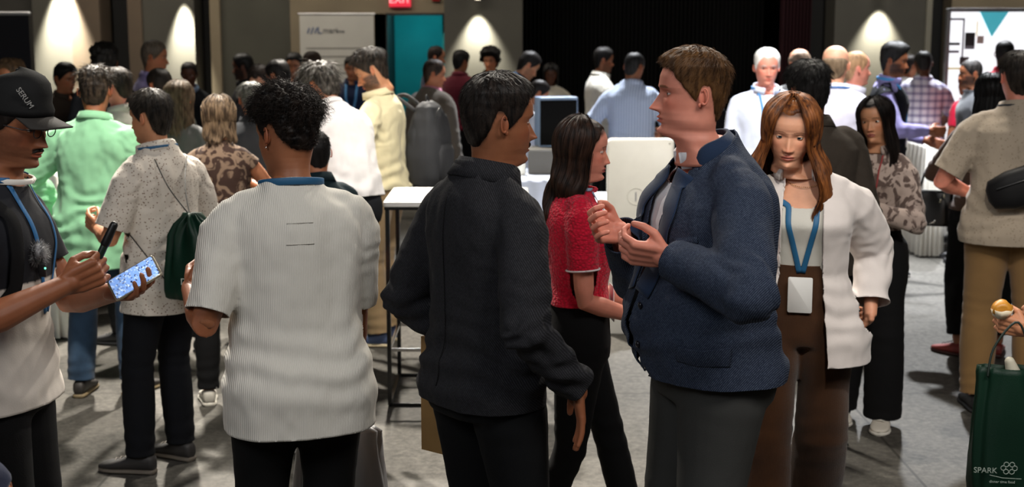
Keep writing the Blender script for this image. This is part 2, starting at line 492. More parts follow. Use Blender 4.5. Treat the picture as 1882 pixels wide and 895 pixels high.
# ---------------------------------------------------------------- head
HZ = [-.62, -.545, -.52, -.50, -.47, -.43, -.36, -.30, -.22, -.12, 0, .07, .12, .20, .30, .38, .44, .48, .497, .5]
YF = [.10, .13, .18, .265, .335, .352, .340, .362, .362, .345, .335, .374, .378, .372, .335, .272, .198, .115, .045, 0]
YB = [-.33, -.325, -.32, -.315, -.31, -.305, -.305, -.31, -.335, -.375, -.41, -.425, -.427, -.42, -.39, -.335, -.262, -.175, -.08, -.02]
HW = [.242, .238, .234, .230, .226, .228, .245, .262, .282, .302, .318, .322, .325, .324, .305, .262, .205, .13, .06, .01]
NF = [2.0, 2.0, 1.8, 1.6, 1.5, 1.55, 1.75, 1.9, 2.05, 2.15, 2.2, 2.3, 2.3, 2.3, 2.2, 2.1, 2, 2, 2, 2]
YC = -.07
def head_pts(a, z, F):
    """a angle from the front, z height; both arrays -> points in head units"""
    w = np.interp(z, HZ, HW); yf = np.interp(z, HZ, YF); yb = np.interp(z, HZ, YB); nf = np.interp(z, HZ, NF)
    jaw = F.get('jaw', 0)
    w = w+jaw*gs(z, -.36, .13)*.5; yf = yf+jaw*.25*gs(z, -.47, .05)
    w = w*F.get('wide', 1.0)
    nk = 1+(F.get('neck', 1.0)-1)*sst(-.40, -.53, z); w = w*nk; yf = np.where(z < -.4, YC+(yf-YC)*(1+(nk-1)*sst(-.48, -.54, z)), yf); yb = YC+(yb-YC)*nk
    if F.get('fem'): w = w*(1-.07*gs(z, -.38, .10)); yf = yf-.012*gs(z, .08, .04)+.006*gs(z, -.1, .08)
    ca, sa = np.cos(a), np.sin(a)
    front = ca >= 0
    e = np.where(front, nf, 2.15)
    x = w*np.sign(sa)*np.abs(sa)**(2/e)
    y = np.where(front, YC+(yf-YC)*np.abs(ca)**(2/e), YC+(yb-YC)*np.abs(ca)**(2/e))
    return np.stack([x, y+feat(x, z, F)*sst(.05, .5, ca), z], -1)
def feat(x, z, F):
    ns = F.get('nose', 1.0); d = np.zeros_like(x*1.0); ax = np.abs(x)
    t = np.clip((.055-z)/.24, 0, 1)
    am = np.where(z > -.185, .008+.100*t**1.15, .108*gs(z, -.185, .030))
    am = am*(z < .09)*sst(.09, .03, z)
    d += ns*am*np.exp(-(ax/(.030+.026*t))**2.2)
    d += ns*.036*gs(ax, .062, .026)*gs(z, -.185, .03)
    fm = .55 if F.get('fem') else 1.0
    d += -.038*(.75 if F.get('fem') else 1)*gs(ax, .135, .075)*gs(z, .0, .048)
    d += .012*gs(ax, .135, .05)*gs(z, .0, .02)
    d += .016*fm*fm*gs(ax, .11, .09)*gs(z, .075, .028)
    d += .020*gs(ax, .20, .07)*gs(z, -.10, .07)
    d += -.016*gs(ax, .03, .03)*gs(z, -.24, .03)+(-.012*gs(ax, .17, .05)*gs(z, -.29, .10))
    lp = F.get('lips', 1.0)
    d += lp*.024*np.exp(-(ax/.085)**2.4)*gs(z, -.281, .017)
    d += lp*.026*np.exp(-(ax/.075)**2.4)*gs(z, -.327, .019)
    d += -.020*np.exp(-(ax/.10)**4)*gs(z, -.304, .0075)
    d += -.014*gs(ax, 0, .08)*gs(z, -.37, .022)+.018*gs(ax, 0, .07)*gs(z, -.435, .035)
    if F.get('smile'): d += .02*gs(ax, .17, .04)*gs(z, -.22, .06)-.012*gs(ax, .12, .02)*gs(z, -.28, .02)
    return d
def face_y(x, z, F):
    x = np.asarray(x, float); z = np.asarray(z, float)
    w = np.interp(z, HZ, HW)*F.get('wide', 1.0); yf = np.interp(z, HZ, YF); nf = np.interp(z, HZ, NF)
    sa = np.clip(np.abs(x)/w, 0, 1)**(nf/2); ca = np.sqrt(np.maximum(1-sa*sa, 0))
    return YC+(yf-YC)*ca**(2/nf)+feat(x, z, F)*sst(.05, .5, ca)
HLA = [0, 25, 45, 62, 75, 84, 92, 104, 116, 128, 150, 180]
HLZ = [.285, .285, .23, .10, -.04, -.10, .09, .09, -.12, -.27, -.36, -.38]
def hairline(a, F):
    ad = np.degrees(np.abs(a)); z = np.interp(ad, HLA, HLZ)
    z = z+F.get('nape', 0)*sst(100, 130, ad)
    rec = F.get('recede', 0)
    z = z+rec*(.10*sst(70, 10, ad)+.14*gs(ad, 32, 16))
    return z+F.get('fringe', 0)*sst(60, 20, ad)
def scalp(a, z, F):
    """signed: >0 inside hair region (head units)"""
    r = z-hairline(a, F)
    if F.get('bald'):
        b = F['bald']
        y = np.cos(a)
        r = np.minimum(r, .34-.30*b-z+.30*sst(0.0, -1.0, y)*(1-b)*1.0)
        r = np.where(np.abs(a) < 1.15, np.minimum(r, -z), r)
    return r
def head_build(s, F, lod):
    na = {0: 128, 1: 84, 2: 52}[lod]; dz = {0: .0095, 1: .016, 2: .027}[lod]
    u = np.linspace(-1, 1, na, endpoint=False); A = np.pi*np.sign(u)*np.abs(u)**1.45
    zs = list(np.arange(-.50, .14, dz))+list(np.arange(.14, .44, dz*2))+[.455, .47, .483, .492, .498, .4999]
    zs = [-.62, -.58, -.545, -.52]+zs
    Z, AA = np.meshgrid(np.array(zs), A, indexing='ij')
    P = head_pts(AA, Z, F)
    W = (P.reshape(-1, 3)*s.hs)@s.HM.T+s.hc
    W = W.reshape(P.shape)
    # neck: blend the lowest head ring into the torso's neck base
    no, nM = s.nb
    kk = .036 if s.sex == 'm' else .030
    kk *= F.get('neck', 1.0)
    base = no+np.outer(np.sin(A), nM[:, 0]*kk*1.25*s.H)+np.outer(np.cos(A), nM[:, 1]*kk*1.15*s.H)-nM[:, 2]*.012*s.H-nM[:, 1]*.004*s.H
    rows = []
    for t in (0, .2, .4, .6, .8):
        q = t*t*(3-2*t)*.4+t*.6
        rows.append(base*(1-q)+W[0]*q)
    W = np.concatenate([np.array(rows), W])
    g = G(); g.grid(W, True, (True, True))
    # colours
    sk = v3(hexc(F['skin'])); nr = len(rows)*na
    a = AA.ravel(); z = Z.ravel(); x = P[..., 0].ravel(); ax = np.abs(x); y = P[..., 1].ravel()
    fr_ = sst(.0, .4, np.cos(a))
    col = np.tile(sk, (len(z), 1))
    def tint(c, m):
        m = np.clip(m, 0, 1)[:, None]; return col*(1-m)+v3(c)*m
    red = sk*v3(1.12, .78, .72)
    col = tint(red, .55*fr_*(gs(ax, .19, .09)*gs(z, -.12, .10)+gs(ax, 0, .06)*gs(z, -.18, .05)))
    lipc = v3(hexc(F['lipc'])) if 'lipc' in F else sk*v3(.95, .55, .55)
    lipm = fr_*((ax/.098)**2+(np.abs(z+.304)/.044)**2 < 1)*1.0
    col = tint(lipc, lipm*.85)
    col = tint(sk*.25, fr_*gs(z, -.304, .0055)*(ax < .092)*.8)
    col = tint(sk*.2, fr_*gs(ax, .035, .016)*gs(z, -.214, .010)*.9)
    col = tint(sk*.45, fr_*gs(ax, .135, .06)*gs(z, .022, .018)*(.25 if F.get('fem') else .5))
    hc = v3(hexc(F.get('hair', '151210')))
    nz = vn(np.stack([x*60, y*60, z*60], 1))*.5+.5
    bd = F.get('beard', 0)
    if bd:
        reg = np.maximum(sst(-.16, -.24, z-.35*(ax-.12)*0), 0)*sst(.10, .16, ax+(-.24-z)*3.0*(z < -.24)+.0)
        jawm = sst(-.02, -.12, z)*sst(.19, .24, ax)*(np.abs(a) < 1.68)*sst(-.5, -.42, z)
        reg = np.maximum(reg*(np.abs(a) < 1.5), jawm)
        mus = gs(z, -.245, .020)*sst(.12, .09, ax)*fr_
        reg = np.maximum(reg, mus)*(1-lipm)*(z > -.56)*sst(-.6, -.3, z+.0*z)
        col = tint(hc*1.2+.003, reg*bd*(.65+.35*nz))
    if F.get('must'):
        col = tint(hc, sst(.25, .5, gs(z, -.246, .024)*sst(.13, .09, ax)*fr_)*(.9))
    br = F.get('browc'); bc = v3(hexc(br)) if br else hc
    bm = fr_*sst(.30, .6, np.exp(-((z-(.083+.018*np.cos((ax-.13)*14)-.018))/(.011 if F.get('fem') else .017))**2)*np.exp(-((ax-.135)/.085)**4))
    col = tint(bc, bm*(.9 if s.sex == 'm' else .75))
    scm = sst(-.02, .05, scalp(a, z, F))
    col = tint(hc*1.1, scm*F.get('scalpc', .9))
    cols = np.concatenate([np.tile(sk, (nr, 1)), col])
    me = g.mesh(); colsA = cols
    parts = [(me, colsA, 0)]
    def hw(p): return s.hc+s.HM@(v3(p)*s.hs)
    # eyes with lids
    if lod < 2 or True:
        ge = G(); gl = G()
        n = {0: 20, 1: 12, 2: 8}[lod]
        gz = F.get('gaze', 0)
        if F.get('fem'): F = dict(F); F.setdefault('lidu', .42)
        for sg in (-1, 1):
            ex = .137*sg; ey = float(face_y(ex, .0, F))-(.036 if F.get('fem') else .040); c = v3(ex, ey, .0)
            r = .056
            er = []
            for rr, mi in ((r, 1),):
                th = np.linspace(0, math.pi*.62, n); ph = np.linspace(0, 2*math.pi, n*2, endpoint=False)
                T, Ph = np.meshgrid(th, ph, indexing='ij')
                dx, dy, dzz = np.sin(T)*np.cos(Ph), np.cos(T), np.sin(T)*np.sin(Ph)
                Mz = rotm((0, 0, 1), gz)
                Q = np.stack([dx, dy, dzz], -1).reshape(-1, 3)@Mz.T*r+c
                b = len(ge.f)
                ge.grid((s.hc+(Q*s.hs)@s.HM.T).reshape(n, n*2, 3), True)
                for fi in range(b, len(ge.f)):
                    row = (fi-b)//(n*2); tt = th[row]
                    ge.m[fi] = 3 if tt < .20 else (2 if tt < .46 else 1)
            # lids
            openu, opend = F.get('lidu', .30), F.get('lidd', -.34)
            for lo, hi in ((openu, 1.25), (-1.2, opend)):
                el = np.linspace(lo, hi, 6); azs = np.linspace(-1.25, 1.25, 12); E, Az = np.meshgrid(el, azs, indexing='ij')
                edge = (openu if lo > 0 else opend)
                E2 = E-edge*(1-np.cos(np.clip(Az*1.15, -1.57, 1.57)))*np.clip(1-np.abs(E-edge)/.5, 0, 1)
                rr = r*1.07
                Q = np.stack([np.sin(Az)*np.cos(E2)*rr, np.cos(Az)*np.cos(E2)*rr, np.sin(E2)*rr], -1).reshape(-1, 3)+c
                gl.grid((s.hc+(Q*s.hs)@s.HM.T).reshape(6, 12, 3))
        parts.append((ge.mesh(), None, None)); parts.append((gl.mesh(), sk*.8, 0))
    # ears
    gr = G(); nE = {0: 18, 1: 10, 2: 7}[lod]
    for sg in (-1, 1):
        c = v3(sg*.318*F.get('wide', 1), -.075, -.03)
        outv = nrm(v3(sg*1, -.55, 0)); yv = v3(0, 1, 0)-outv*0; 
        def ep(u, v, o): return hw(c+v3(sg*.02, -u*.75, v*.85)+outv*o*.8)
        th = np.linspace(-2.4, 2.0, nE)
        gr.tube([ep(.045*math.cos(t+math.pi*0)*1.0+.02, .105*math.sin(-t)+.02+.0, .040+.012*math.cos(t)) for t in th], [ (.013+.003*math.sin(t*.7))*s.hs for t in th], 8)
        gr.ball(hw(c+v3(sg*.012, -.012, -.0)), v3(.014, .050, .090)*s.hs, s.HM@rotm((0, 0, 1), sg*-22), 12)
        gr.ball(hw(c+v3(sg*.018, .014, -.082)), v3(.014, .024, .030)*s.hs, s.HM, 8)
    parts.append((gr.mesh(), sk*v3(1.03, .86, .82), 0))
    return parts, (A, np.array(zs))

def head_surface(s, F, a, z, off):
    """points on the head pushed outward by off (head units)"""
    P = head_pts(a, z, dict(F, nose=0)); c = v3(0, -.06, .02)
    d = P-c; d[..., 2] *= .9
    d = d/np.linalg.norm(d, axis=-1, keepdims=True)
    return P+d*off[..., None], d

def strands(g, P0, D, L, r, seg=6, curl=0, freq=3, rng=None, grav=0, taper=True):
    """thin three sided hairs; P0,D (n,3), L (n)"""
    n = len(P0); t = np.linspace(0, 1, seg)
    rng = rng or np.random.default_rng(1)
    up = np.tile(v3(0, 0, 1), (n, 1)); S1 = np.cross(D, up+rng.normal(0, .3, (n, 3))); S1 /= np.linalg.norm(S1, axis=1, keepdims=True)+1e-9
    S2 = np.cross(D, S1)
    ph = rng.uniform(0, 6.28, n); fq = freq*rng.uniform(.7, 1.3, n)
    pts = []
    for k in t:
        w = curl*min(1, k*3)
        pts.append(P0+D*(L*k)[:, None]+(S1*np.cos(ph+fq*k*6.28)[:, None]+S2*np.sin(ph+fq*k*6.28)[:, None])*w-up*(grav*L*k*k)[:, None])
    ribbon(g, np.array(pts), S1, S2, r, taper)
def ribbon(g, pts, S1, S2, r, taper=True):
    seg, n = pts.shape[:2]
    tri = [(1, 0), (-.5, .87), (-.5, -.87)]
    V = np.zeros((n, seg, 3, 3))
    for i in range(seg):
        rr = r*(1-.85*(i/(seg-1))**2) if taper else r
        for j, (c, s_) in enumerate(tri):
            V[:, i, j] = pts[i]+(S1*c+S2*s_)*rr
    b0 = g.n; V = V.reshape(-1, 3)
    F = []
    idx = (np.arange(n)*seg*3)[:, None, None]+(np.arange(seg-1)*3)[None, :, None]+np.arange(3)[None, None, :]
    nx = (np.arange(n)*seg*3)[:, None, None]+(np.arange(seg-1)*3)[None, :, None]+((np.arange(3)+1) % 3)[None, None, :]
    Q = np.stack([idx, nx, nx+3, idx+3], -1).reshape(-1, 4)+b0
    g.v.append(V); g.n += len(V); g.f += [tuple(q) for q in Q.tolist()]; g.m += [0]*len(Q)

def hair_build(s, F, lod, root):
    st = F.get('style', 'short')
    if st == 'long': F = dict(F, ns=0, th=(.02, .015, .02), recede=F.get('recede', .25))
    rng = np.random.default_rng(F.get('seed', 3))
    mat = F['hmat'] if 'hmat' in F else hair_mat(F.get('hair', '151210'), F.get('hair2'))
    if st == 'none': return
    na = {0: 150, 1: 80, 2: 44}[lod]; nz = {0: 90, 1: 48, 2: 28}[lod]
    A = np.linspace(-np.pi, np.pi, na, endpoint=False)
    T = np.linspace(0, 1, nz)
    zz = .4999-(1-np.cos(T*np.pi/2))*.0-(T**1.6)*.9
    Z, AA = np.meshgrid(zz, A, indexing='ij')
    top, side, back = F.get('th', (.07, .03, .04))
    sc = scalp(AA, Z, F)
    cosA = np.cos(AA)
    th = side+(back-side)*sst(0, -1, cosA)
    th = th+(top-th)*sst(.12, .36, Z)
    th = th+F.get('quiff', 0)*gs(cosA, 1, .4)*gs(Z, .36, .10)
    P0, d = head_surface(s, F, AA, Z, np.zeros_like(Z))
    q = P0.reshape(-1, 3)
    fr_ = F.get('nf', 9); amp = F.get('na', .02)
    sd = F.get('seed', 3)
    if st in ('curly', 'afro', 'wavy'):
        nz_ = np.abs(vn(q*fr_, sd))*1.4-.35+.5*vn(q*fr_*2.3, sd+1)
    else:
        lon = np.stack([AA.ravel()*7*1.3, q[:, 1]*3, q[:, 2]*3], 1)
        nz_ = vn(lon*F.get('streak', 1.5), sd)*.6+vn(q*fr_*2, sd)*.3
        nz_ = nz_
    nz_ = nz_.reshape(Z.shape)
    edge = sst(-.01, F.get('edge', .07), sc+.02*vn(q*14, sd+3).reshape(Z.shape))
    off = (th+amp*nz_*np.clip(th/.06, .3, 1.5))*edge-.012*(1-edge)
    P, d = head_surface(s, F, AA, Z, off)
    Wp = s.hc+(P.reshape(-1, 3)*s.hs)@s.HM.T
    g = G()
    keep = (sc > -.05)
    fs = []
    for i in range(nz-1):
        for j in range(na):
            k = (j+1) % na
            if keep[i, j] or keep[i+1, j] or keep[i, k] or keep[i+1, k]:
                fs.append((i*na+j, (i+1)*na+j, (i+1)*na+k, i*na+k))
    if not F.get('bald') and keep[0].all(): fs.append(tuple(range(na)))
    g.add(Wp, fs)
    W3 = Wp.reshape(P.shape)
    dn = (d.reshape(-1, 3)@s.HM.T)
    # loose hairs
    ns = {0: F.get('ns', 2600), 1: F.get('ns', 2600)//4, 2: 0}[lod]
    if ns:
        cand = np.where((sc > .01).ravel())[0]
        pick = rng.choice(cand, ns); p = Wp[pick]+rng.normal(0, .002, (ns, 3))
        nn = dn[pick]
        zl = Z.ravel()[pick]; al = AA.ravel()[pick]
        # flow: from the crown outwards, swept by style
        cr = s.hc+s.HM@(v3(0, -.25, .5)*s.hs)
        flow = p-cr; flow += s.HM@v3(F.get('sweep', (0, .0, -.0)))*.2
        flow = flow-nn*np.sum(flow*nn, axis=1, keepdims=True)
        flow /= np.linalg.norm(flow, axis=1, keepdims=True)+1e-9
        up = F.get('lift', .07); D = flow+nn*up+rng.normal(0, F.get('mess', .07), (ns, 3)); D /= np.linalg.norm(D, axis=1, keepdims=True)
        L = s.hs*F.get('sl', .14)*rng.uniform(.5, 1.15, ns)*np.clip(th.ravel()[pick]/.05, .25, 1.6)*np.clip((sc.ravel()[pick])/.16, .2, 1)
        if st in ('curly', 'afro'):
            strands(g, p-nn*.004, D, L, .0008 if lod == 0 else .0018, 12, curl=s.hs*F.get('cr', .022), freq=F.get('cf', 1.6), rng=rng)
        else:
            strands(g, p-nn*.003, D, L, .0007 if lod == 0 else .0016, 6, curl=s.hs*.006, freq=.6, rng=rng, grav=.15)
    o = newmesh_obj('hair', g.mesh('hair'), [mat], root)
    if st == 'long': long_hair(s, F, lod, root, mat, rng)
    if st == 'tail':
        g = G(); b = s.hc+s.HM@(v3(*F.get('tailp', (0, -.52, .12)))*s.hs)
        pts = [b, b+s.HM@v3(0, -.03, 0)*1, b+v3(*F.get('taild', (0, -.05, -.10)))*.6+s.HM@v3(0, -.03, 0), b+v3(*F.get('taild', (0, -.05, -.10)))*1.7, b+v3(*F.get('taild', (0, -.05, -.10)))*3]
        g.tube(pts, [.02, .026, .04, .036, .008], 14)
        V = g.v[0]; g.v[0] = V+0.010*vn(V*[60, 60, 20])[:, None]*nrm((1, 1, 0))
        g.build('ponytail', [mat], root)

def long_hair(s, F, lod, root, mat, rng):
    Lh = F.get('len', .42)/s.hs; a0 = math.radians(F.get('a0', 62)); fl = F.get('flare', .05); shl = F.get('shift', 0)
    wav = F.get('wave', .02); fwd = F.get('fwd', .0)
    def outer(a, t, off=0):
        """a in [a0, 2pi-a0] (0 front), t 0 parting .. 1 tips; returns head-unit points"""
        a0t = a0*(F.get('part', .45)+(1-F.get('part', .45))*sst(0.05, .42, t))
        a = np.pi+(a-np.pi)*(np.pi-a0t)/(np.pi-a0)
        aw = np.where(a > np.pi, a-2*np.pi, a)
        zt = .46-t*(Lh+.46)                                        # height runs down
        zc = np.maximum(zt, -.12)
        zt0 = np.clip(t/.14, 0, 1)
        zc2 = np.where(t < .14, .498-.10*zt0**2, np.minimum(.398-(t-.14)*(Lh+.46), .398))
        zc2c = np.maximum(zc2, -.10)
        P, d = head_surface(s, F, aw, zc2c, np.full_like(a, .050)+off+.02*sst(.45, .2, zc2))
        drop = np.maximum(-.10-zc2, 0)
        P = P.copy()
        P[..., 2] = np.where(zc2 < -.10, zc2, P[..., 2])
        sx = np.sign(np.sin(aw))
        bulge = fl*sst(0, .55, drop)-.10*sst(.4, Lh+.1, drop)*F.get('tipin', .6)
        P[..., 0] += np.sin(aw)*bulge+shl*sst(0, .8, drop)+fwd*0
        P[..., 1] += np.cos(aw)*bulge*.6-.10*sst(.1, .6, drop)*F.get('back', .4)*(1)+fwd*sst(.2, .8, drop)*sst(2.4, 1.4, np.abs(aw))
        w = wav*sst(.1, .6, drop)
        P[..., 0] += w*np.sin(drop*9+aw*2.0); P[..., 1] += w*np.cos(drop*8+aw*3.0)
        return P
    na = {0: 170, 1: 90, 2: 44}[lod]; nt = {0: 70, 1: 40, 2: 22}[lod]
    A = np.linspace(a0, 2*np.pi-a0, na); T = np.linspace(0.02, 1, nt)
    TT, AA = np.meshgrid(T, A, indexing='ij')
    sd = F.get('seed', 3)
    lock = .6*vn(np.stack([AA*9, TT*1.5, TT*0+sd], -1).reshape(-1, 3), sd).reshape(AA.shape)+.5*vn(np.stack([AA*22, TT*2.5, TT*0], -1).reshape(-1, 3), sd).reshape(AA.shape)
    tl = 1-.16*(vn(np.stack([AA*6, AA*0, AA*0], -1).reshape(-1, 3), sd+5).reshape(AA.shape)*.5+.5)*TT
    ed = sst(0, .25, AA-a0)*sst(0, .25, 2*np.pi-a0-AA)
    off = .030*lock*sst(0, .2, TT)+.05*(ed-1)*0+F.get('puff', 0)*ed
    thin = .11*ed*sst(1.0, .80, TT)*sst(0, .15, TT)+.008
    O = outer(AA, TT*tl, off); I = outer(AA, TT*tl, off-thin)
    W = np.concatenate([O, I[::-1]], 0)
    Wp = s.hc+(W.reshape(-1, 3)*s.hs)@s.HM.T
    g = G(); g.grid(Wp.reshape(W.shape), False)
    # side edges
    c = na; r = len(W)
    for row, dz in ((0, 0), (2*nt-1, -.006)):
        ctr = Wp.reshape(W.shape)[row].mean(0)+s.HM@v3(0, 0, dz)
        b0 = g.add([ctr], [])
        for j in range(na-1): g.f.append((row*na+j, row*na+j+1, b0)); g.m.append(0)
    for i in range(nt-1):
        for j in (0, na-1):
            a_, b_ = i*c+j, (i+1)*c+j; c_, d_ = (r-1-i-1)*c+j, (r-1-i)*c+j
            g.f.append((a_, b_, c_, d_)); g.m.append(0)
    ns = {0: F.get('nl', 1500), 1: 350, 2: 0}[lod]
    if ns:
        a = rng.uniform(a0-.03, 2*np.pi-a0+.03, ns); seg = 22
        t1 = rng.uniform(.75, 1.03, ns); o0 = rng.uniform(-.02, .035, ns); t0 = rng.choice([0.03, .1, .3, .5], ns)
        pts = []
        for k in np.linspace(0, 1, seg):
            t = t0+(t1-t0)*k
            lk = .6*vn(np.stack([a*9, t*1.5, t*0+sd], -1), sd)+.5*vn(np.stack([a*22, t*2.5, t*0], -1), sd)
            P = outer(a+.03*np.sin(t*9+a*30)*k, t, o0+.030*lk)
            pts.append(s.hc+(P*s.hs)@s.HM.T)
        pts = np.array(pts); S1 = np.tile(v3(1, 0, 0), (ns, 1)); S2 = np.tile(v3(0, 1, 0), (ns, 1))
        ribbon(g, pts, S1, S2, .0011 if lod == 0 else .002)
    newmesh_obj('long_hair', g.mesh('hair'), [mat], root)

# ---------------------------------------------------------------- body and clothes
def body_build(s, F, lod, bare_legs=False):
    H = s.H; sk = v3(hexc(F['skin']))
    parts, _ = head_build(s, F, lod)
    g = G()
    g.loft(s.torso(-.05, .318, -.018, 18), 20)
    for sd, sg in (('L', -1), ('R', 1)):
        a = s.arm[sd]; l = s.leg[sd]
        g.tube([s.fr(.262)[0]+(a['sh']-s.fr(.262)[0])*.5, a['sh'], a['sh']*.6+a['el']*.4, a['el'], a['el']*.6+a['wr']*.4], [v*H*(.5+.5*s.w) for v in (.024, .027, .024, .019, .016)], 12)
        g.tube([l['h'], l['h']*.5+l['k']*.5, l['k'], l['k']*.65+l['a']*.35, l['a']], [v*H for v in (.040, .038, .028, .030, .021)], 12)
    parts.append((g.remesh(.014 if lod < 2 else .022, 4), sk, 0))
    for sd, sg in (('L', -1), ('R', 1)):
        a = s.arm[sd]; g = G()
        e, w = a['el'], a['wr']; k = (.5+.5*s.w)*(1 if s.sex == 'm' else .86)
        g.tube([a['sh']*.35+e*.65, e*.85+a['sh']*.15, e, e*.72+w*.28, e*.35+w*.65, w, w+a['hd']*.012], [v*H*k for v in (.0245, .0235, .0215, .0235, .0185, .0145, .0140)], 16)
        hand(g, s, sd)
        parts.append((g.remesh({0: .0034, 1: .005, 2: .008}[lod], {0: 3, 1: 2, 2: 1}[lod]), sk*v3(1.0, .93, .9), 0))
    me = join_meshes(parts)
    return me

def cut(me, planes):
    """planes: (co, no, mask) -> removes the side the normal points to, only among vertices in mask(V)"""
    bm = bmesh.new(); bm.from_mesh(me)
    for co, no, mask in planes:
        bm.verts.ensure_lookup_table()
        V = np.array([v.co[:] for v in bm.verts])
        mk_ = mask(V)
        vs = [v for v, k in zip(bm.verts, mk_) if k]
        st = set(vs)
        fs = [f for f in bm.faces if all(v in st for v in f.verts)]
        es = {e for f in fs for e in f.edges}; vv = {v for f in fs for v in f.verts}
        bmesh.ops.bisect_plane(bm, geom=list(vv)+list(es)+fs, dist=1e-5, plane_co=Vector(co), plane_no=Vector(no), clear_outer=True)
    # keep only large islands
    bm.verts.ensure_lookup_table(); seen = set(); isl = []
    for v in bm.verts:
        if v in seen: continue
        stack = [v]; seen.add(v); comp = []
        while stack:
            q = stack.pop(); comp.append(q)
            for e in q.link_edges:
                o = e.other_vert(q)
                if o not in seen: seen.add(o); stack.append(o)
        isl.append(comp)
    if len(isl) > 1:
        mx = max(len(c) for c in isl)
        for c in isl:
            if len(c) < mx*.2: bmesh.ops.delete(bm, geom=c, context='VERTS')
    bm.to_mesh(me); bm.free(); me.update()

def folds(me, s, amp=1.0, seed=0, sleeve=1.0):
    V = mverts(me); N = mnorm(me)
    d = .0062*vn(V*[9, 9, 3.2]+seed, seed)+.0046*vn(V*[17, 17, 7], seed+1)+.0016*vn(V*[40, 40, 26], seed+2)
    ex = np.zeros(len(V))
    for sd in 'LR':
        a = s.arm[sd]
        for c, r, am in ((a['el'], .11, .006*sleeve), (a['sh']-v3(0, 0, .09), .10, .0035)):
            ax = nrm(a['wr']-a['sh']) if c is a['el'] else nrm(v3(0, 0, 1)+nrm(a['el']-a['sh'])*.5)
            q = (V-c)@ax
            w = np.exp(-(np.linalg.norm(V-c, axis=1)/r)**2)
            ex += am*w*np.sin(q*95+5*vn(V*13, seed+4)+seed)*.7
    # drag lines above the hem / waist
    wz = np.exp(-((V[:, 2]-.56*s.H)/.12)**2)
    ex += .004*wz*np.sin(V[:, 2]*75+2.5*vn(V*7, seed+6)*2)
    setverts(me, V+N*((d+ex)*amp)[:, None])

def solid(o, th):
    m = o.modifiers.new('t', 'SOLIDIFY'); m.thickness = th; m.offset = -1

